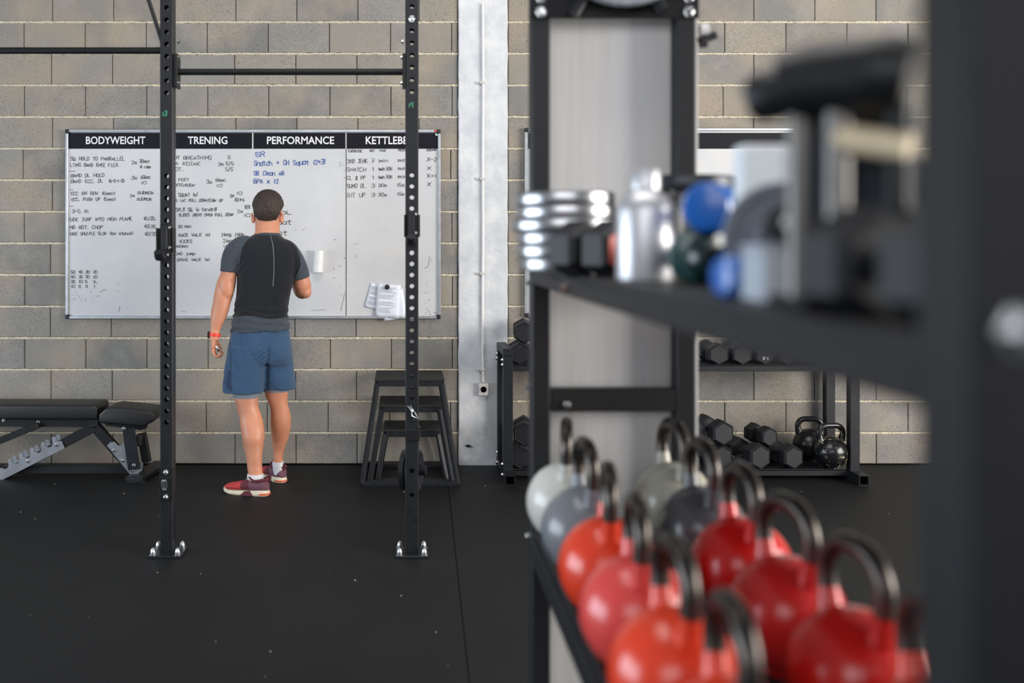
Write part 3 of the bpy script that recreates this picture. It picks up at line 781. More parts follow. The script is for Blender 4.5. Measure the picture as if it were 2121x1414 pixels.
plyo(848.5, 6.02, 6.60, 0.604, 6.11, 6.53, 0.424, 0.635, 'tallest black plyo box, outermost of the nested three by the white column')
plyo(851, 6.065, 6.565, 0.525, 6.15, 6.525, 0.383, 0.469, 'middle black plyo box nested inside the tallest one')
plyo(854, 6.11, 6.535, 0.445, 6.19, 6.52, 0.347, 0.309, 'lowest black plyo box nested innermost of the three')

# ------------------------------------------------------------------ adjustable bench
def bench():
    Y0 = 6.16; k = Y0/FPX
    X = lambda p: (p-VX)*k
    Z = lambda p: EYE-(p-VY)*k
    r = thing('adjustable_bench', (X(140), 6.28, 0), 'black padded adjustable weight bench with notched steel plates at the left', 'bench')
    yc = 6.29
    def pad(poly, y0, y1, name):
        b = MB().prism(poly, y0, y1); bm = bmesh.new(); me = b.mesh('p'); bm.from_mesh(me)
        bmesh.ops.bevel(bm, geom=bm.edges[:], offset=0.014, segments=3, affect='EDGES', profile=0.6); bm.to_mesh(me); bm.free()
        me.polygons.foreach_set('use_smooth', [True]*len(me.polygons)); me.set_sharp_from_angle(angle=R(50))
        return link(name, me, M['leather'], r)
    y0, y1 = yc-0.13, yc+0.13
    bp = pad([(X(-420), Z(868)), (X(200), Z(869)), (X(201), Z(845)), (X(196), Z(839)), (X(-420), Z(838))], y0, y1, 'back_pad')
    MB().prism([(X(-418), Z(859)), (X(199), Z(860)), (X(199), Z(862)), (X(-418), Z(861))], y0-0.002, y1+0.002).build('pad_seam', M['steel_dark'], bp)
    sp = pad([(X(204), Z(876)), (X(296), Z(884)), (X(320), Z(872)), (X(320), Z(858)), (X(312), Z(851)), (X(232), Z(843)), (X(218), Z(846)), (X(204), Z(858))], y0, y1, 'seat_pad')
    st = M['steel_dark']
    MB().prism([(X(-415), Z(871)), (X(196), Z(871)), (X(199), Z(882)), (X(190), Z(888)), (X(-415), Z(886))], yc-0.07, yc-0.02).build('back_rail', st, r)
    MB().prism([(X(176), Z(888)), (X(199), Z(884)), (X(201), Z(856)), (X(195), Z(851)), (X(186), Z(855))], yc-0.10, yc-0.094).build('hinge_plate', M['steel'], r)
    MB().prism([(X(205), Z(876)), (X(296), Z(884)), (X(296), Z(892)), (X(286), Z(895)), (X(214), Z(886))], yc-0.06, yc-0.01).build('seat_rail', st, r)
    y_f = yc-0.06
    def tube(pts, w_, name, m=st, yy=y_f):
        MB().bar((X(pts[0]), yy, Z(pts[1])), (X(pts[2]), yy, Z(pts[3])), 0.05, w_*k, (0, 1, 0)).build(name, m, r)
    MB().bar((X(189), y_f, Z(888)), (X(-8), y_f, Z(992)), 0.024*PX*0+0.06, 0.06, (0, 1, 0)).build('front_frame', st, r)
    MB().bar((X(191), y_f, Z(888)), (X(281), y_f, Z(990)), 0.06, 0.05, (0, 1, 0)).build('rear_frame', st, r)
    MB().bar((X(264), y_f-0.045, Z(888)), (X(276), y_f-0.045, Z(974)), 0.076, 0.012, (0, 1, 0)).build('seat_support', M['steel'], r)
    MB().bar((X(283), y_f+0.05, Z(905)), (X(294), y_f+0.05, Z(965)), 0.05, 0.05, (0, 1, 0)).build('seat_post', st, r)
    MB().bar((X(76), y_f-0.02, Z(882)), (X(-120), y_f-0.02, Z(962)), 0.04, 0.06, (0, 1, 0)).build('back_support', st, r)
    MB().box(((X(-380)+X(285))/2, yc, 0.045), (X(285)-X(-380), 0.06, 0.05), ch=0.003).build('base_beam', M['steel'], r)
    MB().bar((X(282), 6.10, 0.024), (X(282)+0.07, 6.56, 0.024), 0.11, 0.024, (0, 0, 1)).build('rear_foot', M['steel'], r)
    for yy, nm in ((6.115, 'foot_pad'), (6.53, 'foot_pad')):
        MB().box((X(285)+(yy-6.1)*0.15, yy, 0.006), (0.115, 0.02, 0.012)).build(nm, M['rubber'], r)
    # notched ladder plate
    poly = [(0, 995), (20, 993), (126, 931), (116, 915), (112, 912), (113, 900), (117, 898), (116, 893), (107, 893)]
    d0 = [(126, 931), (117, 915)]
    a = Vector((126.0, 930.0)); u = Vector((-126.0, 62.0)).normalized(); nrm = Vector((-0.44, -0.9)).normalized()
    top = []
    L = 20; t_ = 6
    for i in range(5):
        s0 = t_+i*L*1.28
        top += [(s0, 24), (s0-3, 29), (s0-3, 34), (s0, 37), (s0+4, 36), (s0+6, 31), (s0+8, 22), (s0+12, 17), (s0+16, 16), (s0+20, 18), (s0+23, 23)]
    pts = [a+u*-4+nrm*-2, a+u*150+nrm*-4, a+u*150+nrm*24]
    up = [a+u*max(s_, -2)+nrm*(h_*0.82) for s_, h_ in top if s_ < 140]
    poly = [(X(p.x), Z(p.y)) for p in [pts[0], pts[1], pts[2]]+up[::-1]+[a+u*-5+nrm*14]]
    for yy in (y_f-0.040, y_f+0.036):
        o = MB().prism(poly, yy, yy+0.005).build('ladder_plate', M['laser'], r)
        if yy < y_f:
            for px, py in ((114, 923), (54, 957)): bolt_head((X(px), yy, Z(py)), 0.009).build('plate_bolt', M['chrome'], o)
    poly2 = [(218, 925), (225, 918), (234, 917), (240, 924), (248, 926), (253, 919), (256, 930), (257, 945), (264, 950), (270, 966), (284, 972), (290, 958), (293, 962), (292, 975), (280, 987), (273, 990), (267, 986)]
    poly2 = [(X(a_), Z(b_)) for a_, b_ in poly2]
    o = MB().prism(poly2, y_f-0.036, y_f-0.031).build('seat_ladder_plate', M['laser'], r)
    for px, py in ((233, 935), (251, 956), (270, 977)): bolt_head((X(px), y_f-0.036, Z(py)), 0.009).build('plate_bolt', M['chrome'], o)
    for px, py, yy in ((191, 861, yc-0.10), (72, 879, yc-0.07), (0, 875, yc-0.07), (255, 889, y_f-0.051), (276, 965, y_f-0.051)):
        bolt_head((X(px), yy, Z(py)), 0.0095).build('frame_bolt', M['chrome'], r)
    MB().box((X(284), y_f-0.01, Z(915)), (0.035, 0.05, 0.07), ch=0.008).build('adjust_lever', M['black_plastic'], r)
bench()

# ------------------------------------------------------------------ dumbbell rack by the wall
YF, YB = 6.18, 6.53
def X6(px, Y=YF-0.03): return (px-VX)*Y/FPX
dr = thing('dumbbell_rack', (1.7, 6.22, 0), 'low black two-tier dumbbell rack standing against the block wall', 'dumbbell rack')
xa, xb = X6(1052.5), X6(1771.5); tw = 0.06
for xx in (xa, xb):
    for yy, z1 in ((YF, 0.775), (YB, 0.775)):
        MB().box((xx, yy, 0.05+(z1-0.05)/2), (tw, tw, z1-0.05), ch=0.004).build('upright', M['steel'], dr)
    MB().box((xx, (YF+YB)/2, 0.795), (tw+0.004, YB-YF+tw+0.004, 0.045), ch=0.004).build('end_cap_beam', M['steel'], dr)
    bx = MB(); y0, y1 = 6.03, 6.585; hz = 0.032
    n_ = [(-0.031, 0.001), (0.031, 0.001), (0.031, 0.063), (-0.031, 0.063)]; m_ = [(-0.026, 0.006), (0.026, 0.006), (0.026, 0.058), (-0.026, 0.058)]
    bx.rings([[(xx+a, y1, z) for a, z in n_], [(xx+a, y0, z) for a, z in n_], [(xx+a, y0, z) for a, z in m_], [(xx+a, y1-0.01, z) for a, z in m_]])
    bx.build('foot_tube', M['steel'], dr)
def shelf(zt, yl, yh, tilt, name):
    b = MB()
    b.box(((xa+xb)/2, YF+0.0, zt-0.016), (xb-xa-tw, 0.012, 0.042), ch=0.002)
    b.add([(xa+0.03, YF-0.006, zt), (xb-0.03, YF-0.006, zt), (xb-0.03, YB, zt+tilt), (xa+0.03, YB, zt+tilt), (xa+0.03, YF-0.006, zt-0.004), (xb-0.03, YF-0.006, zt-0.004), (xb-0.03, YB, zt+tilt-0.004), (xa+0.03, YB, zt+tilt-0.004)],
          [(0, 1, 2, 3), (4, 5, 6, 7), (0, 1, 5, 4), (1, 2, 6, 5), (2, 3, 7, 6), (3, 0, 4, 7)])
    b.build(name, M['steel'], dr)
shelf(0.712, YF, YB, 0.0, 'upper_shelf'); shelf(0.064, YF, YB, 0.0, 'lower_shelf')
for z in (0.745, 0.715, 0.10, 0.035):
    for yy in (YF-0.006, YB-0.006):
        bolt_head((xa-tw/2, yy, z), 0.010, 'X', -1).build('rack_bolt', M['chrome'], dr)
def hexpts(r, x, rot=0.0):
    return [(x, r*math.cos(R(60*k+30)+rot), r*math.sin(R(60*k+30)+rot)) for k in range(6)]
def hex_dumbbell(r, L, name_label, m='rubber', end=None, handle='chrome_bright', hr=0.016):
    """axis along local X, resting on a flat side of the head"""
    t = thing('hex_dumbbell', (0, 0, 0), name_label, 'dumbbell'); w_ = r*1.25
    for s_ in (-1, 1):
        a, b_ = s_*(L/2-w_), s_*L/2
        rs = [hexpts(r*0.80, a), hexpts(r, a+s_*w_*0.16), hexpts(r, b_-s_*w_*0.14), hexpts(r*0.86, b_), hexpts(r*0.80, b_-s_*0.004)]
        hd = part(MB().rings(rs), 'head', M[m], t)
        if end: part(MB().rings([hexpts(r*0.79, b_-s_*0.003), hexpts(r*0.79, b_+s_*0.0005)]), 'end_plate', M[end], hd)
    xs = [-(L/2-w_)+(L-2*w_)*i/8 for i in range(9)]
    part(MB().sweep([(x, 0, 0) for x in xs], [hr*(0.85+0.25*math.sin(PI*i/8)) for i in range(9)], 14), 'handle', M[handle], t, True)
    return t
def place(o, p, zrot, roll=0.0, pitch=0.0):
    o.location = p; o.rotation_euler = (roll, pitch, zrot); return o
c6 = 0.8660254
def hexd(px, py, r, zrot, Y, L, label, roll=0.0, pitch=0.0, group='hex dumbbells on the low rack'):
    """px, py: where the near end's centre shows; the near end sits at depth Y"""
    o = hex_dumbbell(r, L, label); p = W(px, py, Y)
    d = Vector((math.cos(zrot), math.sin(zrot), 0)); o['group'] = group
    place(o, p-d*(L/2)*-1 if d.y > 0 else p-d*(L/2), zrot, roll, pitch); return o
# the near face looks at the camera: the local +X end points to +Y, so the -X end is the near one
zl = 0.066
def low(px, r, zrot, Y, L, label, tier=0, dz=0.0, roll=0.0):
    X = (px-VX)*Y/FPX; z = zl+r*c6+dz
    o = hex_dumbbell(r, L, label); o['group'] = 'hex dumbbells on the low rack'
    d = Vector((math.cos(zrot), math.sin(zrot), 0))
    place(o, Vector((X, Y, z))+d*(L/2), zrot, roll); return o
low(1646, 0.078, R(104), 6.20, 0.29, 'black hex dumbbell on the lower shelf right beside the front chipped kettlebell')
low(1577, 0.083, R(106), 6.19, 0.31, 'black hex dumbbell at the front of the lower shelf, second from the chipped kettlebell')
low(1497, 0.078, R(98), 6.22, 0.29, 'black hex dumbbell on the lower shelf under the one stacked on top')
low(1537, 0.038, R(98), 6.26, 0.22, 'small black hex dumbbell set back in the gap behind the lower front row')
low(1500, 0.080, R(102), 6.19, 0.29, 'black hex dumbbell lying on top of the lower row behind the grey rack post', dz=0.150)
low(1446, 0.062, R(98), 6.24, 0.26, 'black hex dumbbell stacked on the lower shelf, half hidden by the panel edge', dz=0.175)
low(1596, 0.064, R(108), 6.26, 0.20, 'black hex dumbbell perched behind and above the two front ones', dz=0.128)
low(1078, 0.078, R(84), 6.20, 0.29, 'black hex dumbbell at the left end of the lower shelf')
low(1086, 0.078, R(84), 6.22, 0.29, 'black hex dumbbell stacked at the left end of the lower shelf', dz=0.14)
zl = 0.714
low(1078, 0.075, R(85), 6.20, 0.29, 'black hex dumbbell on the upper shelf at the rack left end')
low(1086, 0.072, R(85), 6.22, 0.29, 'black hex dumbbell on top of another at the upper shelf left end', dz=0.135)
low(1490, 0.072, R(92), 6.20, 0.28, 'black hex dumbbell on the upper shelf just right of the panel edge')
low(1539, 0.070, R(92), 6.20, 0.28, 'black hex dumbbell on the upper shelf, second right of the panel edge')
d75 = low(1586, 0.066, R(90), 6.20, 0.26, 'black hex dumbbell marked 7.5 on the upper shelf')
for i, px in enumerate((1632, 1676, 1718)):
    low(px, 0.060-0.004*i, R(90), 6.20, 0.24, ('black hex dumbbell on the upper shelf next to the one marked 7.5', 'black hex dumbbell second right of the one marked 7.5', 'smallest black hex dumbbell at the right end of the upper shelf')[i])
b = MB(); hand(b, '7.5', -6+830, 6+830, 503.5, 6, 6.06)
b.v = [Vector((-0.1305, (v.x)*1.0, -(v.z-EYE)-0.02)) for v in b.v]
part(b, 'weight_number', M['paper'], d75)

# ------------------------------------------------------------------ kettlebells
def kettlebell(Rb, htop, hw, m, label, group, grip='grip', base=0.55, split=0.33, thick=0.0165, square=1.0):
    """origin on the base; handle plane is local XZ"""
    t = thing('kettlebell', (0, 0, 0), label, 'kettlebell', group)
    zc = Rb*0.965; prof = []
    a0 = -math.acos(min(0.99, base))-0.0
    prof.append((Rb*base*0.85, 0.0))
    n = 18
    for k in range(n+1):
        a = math.asin(-0.965*1.0)*1.0 if k == 0 else None
        ang = R(-66)+R(156)*k/n
        prof.append((max(Rb*math.cos(ang), 0.0005), max(zc+Rb*math.sin(ang), 0.002)))
    body = part(MB().lathe(prof, n=40), 'body', M[m], t, 60)
    ztop = htop-thick; zs = zc+Rb*0.72; xs = hw*0.5-thick
    path = []
    cr = min((ztop-zc-Rb)*0.75, xs*0.85)
    P = [(-xs*0.86, zs), (-xs*0.97, zs+(ztop-zs)*0.34), (-xs, ztop-cr)]
    P += [(-xs+cr-cr*math.cos(R(90*k/6)), ztop-cr+cr*math.sin(R(90*k/6))) for k in range(1, 7)]
    P += [(-x, z) for x, z in P[::-1]]
    tot = [0.0]
    for p, q in zip(P, P[1:]): tot.append(tot[-1]+math.hypot(q[0]-p[0], q[1]-p[1]))
    zcut = zs+(ztop-zs)*split
    def at(s_):
        for i in range(len(P)-1):
            if tot[i+1] >= s_:
                f = (s_-tot[i])/(tot[i+1]-tot[i]+1e-9); return (P[i][0]+(P[i+1][0]-P[i][0])*f, P[i][1]+(P[i+1][1]-P[i][1])*f)
        return P[-1]
    L = tot[-1]; s1 = next(s_ for s_ in [L*i/200 for i in range(200)] if at(s_)[1] >= zcut)
    def tube(a, b_, n_, rf):
        pp = [at(a+(b_-a)*i/n_) for i in range(n_+1)]
        return MB().sweep([(x, 0, z) for x, z in pp], [rf(x, z) for x, z in pp], 14, up=(0, 1, 0))
    rf = lambda x, z: thick*(1.0+0.42*max(0, 1-(z-zs)/((ztop-zs)*0.45))**1.5)
    for a, b_ in ((0, s1), (L-s1, L)):
        part(tube(a, b_, 6, rf), 'handle_horn', M[m], body, 60)
    part(tube(s1-0.001, L-s1+0.001, 28, lambda x, z: rf(x, z)*0.985), 'handle', M[grip], t, 60)
    return t
KG = 'competition kettlebells on the kettlebell rack shelf'
ZS = 0.695; Rb = 0.105
def kb(X, Y, rot, m, label, R_=Rb):
    o = kettlebell(R_, 1.018-ZS, 0.175, m, label, KG)
    o.location = (X, Y, ZS); o.rotation_euler = (0, 0, PI/2-R(rot)); return o
kb(0.435, 2.61, 10, 'kb_white', 'white kettlebell farthest back in the left row beside the rack post')
kb(0.437, 2.355, -4, 'kb_grey', 'mid grey kettlebell in the left row in front of the white one')
kb(0.436, 2.09, 8, 'kb_orange', 'orange kettlebell in the left row directly in front of the mid grey one')
kb(0.433, 1.83, 5, 'kb_pink', 'coral pink kettlebell in the left row with a dark scuff low on its side')
kb(0.432, 1.57, -4, 'kb_orange', 'large bright orange kettlebell in the left row in front of the coral one')
kb(0.435, 1.31, 0, 'kb_orange', 'nearest orange kettlebell of the left row, its black handle cut by the frame')
kb(0.715, 2.61, -9, 'kb_cream', 'dirty cream kettlebell farthest back in the right row')
kb(0.712, 2.355, -6, 'kb_dark', 'dark grey kettlebell in the right row in front of the cream one')
kb(0.715, 2.09, -5, 'kb_red', 'bright red kettlebell in the right row in front of the dark grey one')
kb(0.710, 1.83, -15, 'kb_crimson', 'crimson kettlebell in the middle of the right row')
kb(0.716, 1.57, -12, 'kb_deep', 'deep red kettlebell in the right row in front of the crimson one')
kb(0.71, 1.31, -6, 'kb_orange', 'nearest orange-red kettlebell of the right row beside the blurred upright')
o = kettlebell(0.104, 0.285, 0.185, 'black_gloss', 'black enamel kettlebell behind the chipped one on the low rack', 'kettlebells on the low dumbbell rack', grip='black_gloss', thick=0.018)
o.location = (W(1677, 0, 6.44).x, 6.44, 0.066); o.rotation_euler = (0, 0, R(-8))
o = kettlebell(0.102, 0.284, 0.195, 'chipped', 'chipped black kettlebell with yellow wear at the front of the low rack', 'kettlebells on the low dumbbell rack', grip='chipped', thick=0.0185)
o.location = (W(1721, 0, 6.22).x, 6.22, 0.066); o.rotation_euler = (0, 0, R(6))
o = kettlebell(0.10, 0.27, 0.17, 'black_gloss', 'black kettlebell on the bottom shelf under the left row', 'kettlebells on the bottom shelf', grip='black_gloss')
o.location = (0.46, 2.22, 0.222); o.rotation_euler = (0, 0, R(80))

# ------------------------------------------------------------------ kettlebell rack in the foreground
XL, XRt, Y_E, Y_N0, Y_N1 = 0.359, 0.810, 2.73, 0.627, 0.695
kr = thing('kettlebell_rack', (0.585, 1.7, 0), 'tall black steel kettlebell rack running away from the camera, filling the right side', 'kettlebell rack')
pw, pd = 0.0516, 0.068
for xc in (XL+pw/2, XRt-pw/2):
    for y0 in (Y_E, Y_N0):
        MB().box((xc, y0+pd/2, 1.31), (pw, pd, 2.62), ch=0.004).build('upright', M['rack'], kr)
for xc in (XL+pw/2, XRt-pw/2):
    for zz in (1.423, 2.11):
        bolt_head((xc+0.006, Y_N0, zz), 0.0125).build('upright_bolt', M['chrome'], kr)
def rail(x, z0, z1, name='shelf_rail'):
    return MB().box((x, (Y_N1+Y_E)/2, (z0+z1)/2), (0.03, Y_E-Y_N1, z1-z0), ch=0.003).build(name, M['rack'], kr)
for z0, z1 in ((0.600, 0.665), (1.363, 1.3975)):
    rail(XL+0.0155, z0, z1); rail(XRt-0.0155, z0, z1)
rail(XL+0.0155, 0.13, 0.195); rail(XRt-0.0155, 0.13, 0.195)
for z, nm in ((0.694, 'kettlebell_shelf'), (1.411, 'upper_shelf'), (0.221, 'bottom_shelf')):
    MB().box(((XL+XRt)/2, (Y_N1+Y_E)/2, z-0.014), (XRt-XL-0.012, Y_E-Y_N1-0.01, 0.028), ch=0.003).build(nm, M['rack'], kr)
xm = (XL+XRt)/2; wi = XRt-XL-2*pw
ye = Y_E+pd/2
zc0, zc1 = EYE-353/FPX*Y_E, EYE-305/FPX*Y_E
cb = MB().box((xm, Y_E+0.022, (zc0+zc1)/2), (wi, 0.04, zc1-zc0), ch=0.003).build('cross_beam', M['rack'], kr)
bolt_head((W(1175, 838, Y_E).x, Y_E+0.002, W(1175, 838, Y_E).z), 0.008).build('beam_bolt', M['chrome'], cb)
zt0 = EYE+462/FPX*(Y_E-0.008)
tp = MB().box((xm, Y_E-0.005, zt0+0.06), (XRt-XL+0.012, 0.008, 0.12), ch=0.002).build('top_plate', M['steel_dark'], kr)
for px in (1121, 1428):
    for py in (-6, 24):
        p = W(px, py, Y_E-0.01); bolt_head((p.x, Y_E-0.009, p.z), 0.012).build('plate_bolt', M['chrome'], tp)
for a, b_ in (((1188, 30), (1226, -40)), ((1374, 22), (1336, -40))):
    MB().cyl(W(a[0], a[1], Y_E-0.035), W(b_[0], b_[1], Y_E-0.035), 0.019, 16).build('angled_peg', M['steel'], kr, True)
for yy in (Y_N0+0.02,):
    for z0, z1 in ((1.27, 1.36), (0.58, 0.66)):
        MB().box((xm, yy, (z0+z1)/2), (wi, 0.04, z1-z0), ch=0.003).build('cross_beam', M['rack'], kr)
MB().box(((XL+0.012+0.836)/2, Y_E+pd+0.010, 1.07), (0.836-XL-0.012, 0.016, 2.10), ch=0.001).build('back_panel', M['panel'], kr)
for py in (585, 800, 1110):
    p = W(1096, py, Y_E+pd/2); bolt_head((XL, Y_E+pd/2, p.z), 0.008, 'X', -1).build('side_bolt', M['chrome'], kr)
p = W(1186, 581, 2.1); bolt_head((XL, 2.15, 1.381), 0.007, 'X', -1).build('rail_bolt', M['chrome'], kr)
hk = thing('hook_peg', (XRt, Y_E+0.03, 2.03), 'small black hook with white cap on the far rack post, near the top', 'hook')
MB().cyl(W(1449, 62, Y_E+0.03), W(1466, 62, Y_E+0.03), 0.017, 16).build('cap', M['white_plastic'], hk, True)
MB().bar(W(1447, 86, Y_E+0.03), W(1483, 72, Y_E+0.03), 0.02, 0.022).bar(W(1457, 98, Y_E+0.03), W(1457, 80, Y_E+0.03), 0.02, 0.025, (0, 1, 0)).build('hook_arm', M['black_plastic'], hk)
hp = thing('olympic_plate', (xm, Y_E-0.03, 2.33), 'large grey weight plate hung on the rack top plate, only its rim in view', 'weight plate')
c = (W(1293, 0, 2.68).x, 2.66, 2.325)
MB().lathe([(0.026, 0.012), (0.06, 0.014), (0.065, 0.006), (0.185, 0.006), (0.19, 0.016), (0.214, 0.016), (0.217, 0.01), (0.217, -0.01), (0.214, -0.016), (0.19, -0.016), (0.185, -0.006), (0.065, -0.006), (0.06, -0.014), (0.026, -0.012)], c, 48, 'Y', cap=False).build('plate_disc', M['grey_iron'], hp, True)
MB().cyl((c[0], 2.62, c[2]), (c[0], Y_E, c[2]), 0.024, 16).build('hanging_peg', M['chrome'], hp, True)
ZU = 1.4115
def disc(r, h, m, loc, label, group, hole=0.022):
    t = thing('weight_plate', loc, label, 'weight plate', group)
    part(MB().lathe([(hole, 0.002), (r*0.32, 0.002), (r*0.34, 0.005), (r*0.84, 0.005), (r*0.87, 0.0), (r*0.985, 0.0), (r, 0.004), (r, h-0.004), (r*0.985, h), (r*0.87, h), (r*0.84, h-0.005), (r*0.34, h-0.005), (r*0.32, h-0.002), (hole, h-0.002), (hole, 0.002)], n=48, cap=False), 'disc', M[m], t, 35)
    part(MB().lathe([(hole*0.98, 0.001), (hole*1.35, 0.0005), (hole*1.35, h-0.0005), (hole*0.98, h-0.001), (hole*0.98, 0.001)], n=24, cap=False), 'hub_ring', M['chrome'], t, 35)
    return t
nm_ = ('bottom', 'second', 'third', 'fourth', 'fifth', 'top')
for i in range(6):
    rr_ = (0.108, 0.110, 0.113, 0.127, 0.117, 0.117)[i]
    disc(rr_, 0.0302, 'chrome_bright', (0.392+(0.002, -0.003, 0.001, 0.0, 0.003, 0.0)[i], 2.38, ZU+0.0308*i),
         ('%s chrome plate of the stack at the far end of the shelf' % ('bottom' if i == 0 else 'top' if i == 5 else nm_[i]+' from bottom')) if i != 3 else 'widest chrome plate, fourth from bottom of the stack on the shelf', 'chrome weight plates stacked on the upper shelf')
for i in range(6):
    disc((0.11, 0.11, 0.115, 0.11, 0.116, 0.118)[i], 0.037, 'plate_dark', (0.69, 2.42, ZU+0.0375*i),
         '%s dark plate of the stack at the back of the upper shelf' % ('bottom', 'second lowest', 'third lowest', 'third highest', 'second highest', 'top')[i], 'dark weight plates stacked at the back of the shelf')
hd = hex_dumbbell(0.060, 0.165, 'black hex dumbbell with red end plates between chrome plates and steel bottle', end='red_rubber')
place(hd, (0.390, 2.014, ZU+0.060*c6), R(125)); 
cp = thing('shaker_cup', (0.560, 2.10, ZU), 'black shaker cup standing behind the steel bottle', 'cup')
part(MB().lathe([(0.034, 0), (0.037, 0.004), (0.042, 0.135), (0.042, 0.14)], n=28), 'cup_body', M['black_plastic'], cp, True)
part(MB().lathe([(0.043, 0.138), (0.043, 0.158), (0.038, 0.163), (0.016, 0.166), (0.016, 0.176), (0.012, 0.178)], n=28), 'cup_lid', M['steel_dark'], cp, True)
bt = thing('steel_bottle', (0.4225, 1.72, ZU), 'brushed steel drinking bottle standing at the front of the upper shelf', 'bottle')
part(MB().lathe([(0.042, 0.0), (0.048, 0.002), (0.0495, 0.008), (0.0495, 0.120), (0.046, 0.134), (0.036, 0.147), (0.024, 0.154), (0.0225, 0.158)], n=40), 'bottle_body', M['bottle'], bt, True)
part(MB().lathe([(0.0225, 0.156), (0.0245, 0.158), (0.0245, 0.188), (0.022, 0.192), (0.002, 0.192)], n=32), 'bottle_cap', M['bottle'], bt, True)
def vinyl(r, L, m, loc, zrot, label, group, tilt=0.0):
    t = thing('vinyl_dumbbell', loc, label, 'dumbbell', group)
    for s_ in (-1, 1):
        a = s_*(L/2)
        pr = [(r*0.45, a-s_*r*1.1), (r*0.85, a-s_*r*1.0), (r, a-s_*r*0.75), (r, a-s_*r*0.3), (r*0.85, a-s_*r*0.06), (r*0.5, a), (0.001, a)]
        part(MB().lathe(pr, n=28, axis='X'), 'head', M[m], t, True)
    part(MB().sweep([(-L/2+r, 0, 0), (0, 0, 0), (L/2-r, 0, 0)], [r*0.42, r*0.5, r*0.42], 16), 'handle', M[m], t, True)
    t.rotation_euler = (0, tilt, zrot); return t
VG = 'vinyl dumbbells piled on the upper shelf'
vinyl(0.034, 0.17, 'yellow', (0.475, 1.86, ZU+0.034), R(80), 'yellow vinyl dumbbell tucked behind the steel bottle', VG)
vinyl(0.044, 0.17, 'green', (0.497, 1.66, ZU+0.044), R(70), 'teal green vinyl dumbbell lying next to the steel bottle', VG)
vinyl(0.044, 0.17, 'green_dark', (0.528, 1.535, ZU+0.044), R(120), 'darker green vinyl dumbbell right of the teal one', VG)
vinyl(0.040, 0.17, 'blue', (0.516, 1.63, ZU+0.122), R(62), 'bright blue vinyl dumbbell on top of the green pair', VG)
vinyl(0.026, 0.105, 'blue', (0.437, 1.222, ZU+0.026), R(16), 'small blue vinyl dumbbell right of the green ones, before the grey plate', VG)
pc = thing('pale_carton', (0.505, 1.395, ZU), 'tall pale carton standing on the shelf in front of the far whiteboard', 'box')
part(MB().box((0, 0, 0.101), (0.064, 0.040, 0.202), ch=0.002), 'carton_body', M['carton'], pc)
gp = thing('grip_plate', (0.500, 1.310, ZU+0.0735), 'small grey iron grip plate leaning upright before the pale carton', 'weight plate')
b = MB(); n = 40; holes = [(-0.030, 0.028, 0.012)]
part(MB().lathe([(0.013, 0.007), (0.030, 0.009), (0.034, 0.004), (0.058, 0.004), (0.062, 0.009), (0.073, 0.009), (0.073, -0.009), (0.062, -0.009), (0.058, -0.004), (0.034, -0.004), (0.030, -0.009), (0.013, -0.007), (0.013, 0.007)], (0, 0, 0), 40, 'Y', cap=False), 'disc', M['grey_iron'], gp, True)
gp.rotation_euler = (R(8), 0, R(-14))
gb = thing('grey_box', (0.437, 1.13, ZU), 'low pale grey box on the shelf under a small chrome-ended dumbbell', 'box')
part(MB().box((0, 0, 0.030), (0.078, 0.07, 0.060), ch=0.003), 'box_body', M['carton_grey'], gb)
part(MB().box((0, 0, 0.0615), (0.081, 0.073, 0.006), ch=0.002), 'box_lid', M['carton_grey'], gb)
sd = thing('chrome_end_dumbbell', (0.437, 1.13, ZU+0.088), 'little black dumbbell with chrome end cap lying on the grey box', 'dumbbell')
for s_ in (-1, 1):
    h = part(MB().lathe([(0.010, s_*0.022), (0.022, s_*0.024), (0.0232, s_*0.030), (0.0232, s_*0.055), (0.020, s_*0.060), (0.008, s_*0.061)], n=28, axis='X'), 'head', M['rubber'], sd, True)
    part(MB().lathe([(0.008, s_*0.060), (0.007, s_*0.068), (0.001, s_*0.069)], n=18, axis='X'), 'end_cap', M['chrome_bright'], h, True)
part(MB().cyl((-0.024, 0, 0), (0.024, 0, 0), 0.010, 14), 'handle', M['chrome_bright'], sd, True)
sd.rotation_euler = (0, 0, R(72))
bd = hex_dumbbell(0.054, 0.17, 'big black hex dumbbell nearest the camera on the upper shelf', m='rubber')
for s_ in (-1, 1):
    part(MB().lathe([(0.014, s_*0.084), (0.013, s_*0.088), (0.001, s_*0.089)], n=20, axis='X'), 'end_cap', M['chrome_bright'], bd, True)
place(bd, (0.440, 0.875, ZU+0.054*c6), R(104))
mbl = thing('slam_ball', (0.615, 1.245, ZU+0.088), 'large black rubber slam ball at the back of the upper shelf', 'ball')
b = MB(); rs = []
for j in range(1, 20):
    t_ = PI*j/20; q_ = 0.088*(1-0.018*(1 if j % 4 == 2 else 0))
    rs.append([(q_*math.sin(t_)*math.cos(2*PI*k/36), q_*math.sin(t_)*math.sin(2*PI*k/36), q_*math.cos(t_)) for k in range(36)])
part(b.rings(rs), 'ball_shell', M['rubber'], mbl, 60)
part(MB().lathe([(0.010, 0.0855), (0.006, 0.0885), (0.001, 0.0885)], n=16), 'valve', M['black_plastic'], mbl, True)
ps = thing('push_up_stand', (0.455, 1.0, ZU), 'push-up stand with thick black grip on dull metal legs, near the front upright', 'push-up stand')
def lp(px, py, Y): return W(px, py, Y)-Vector((0.455, 1.0, ZU))
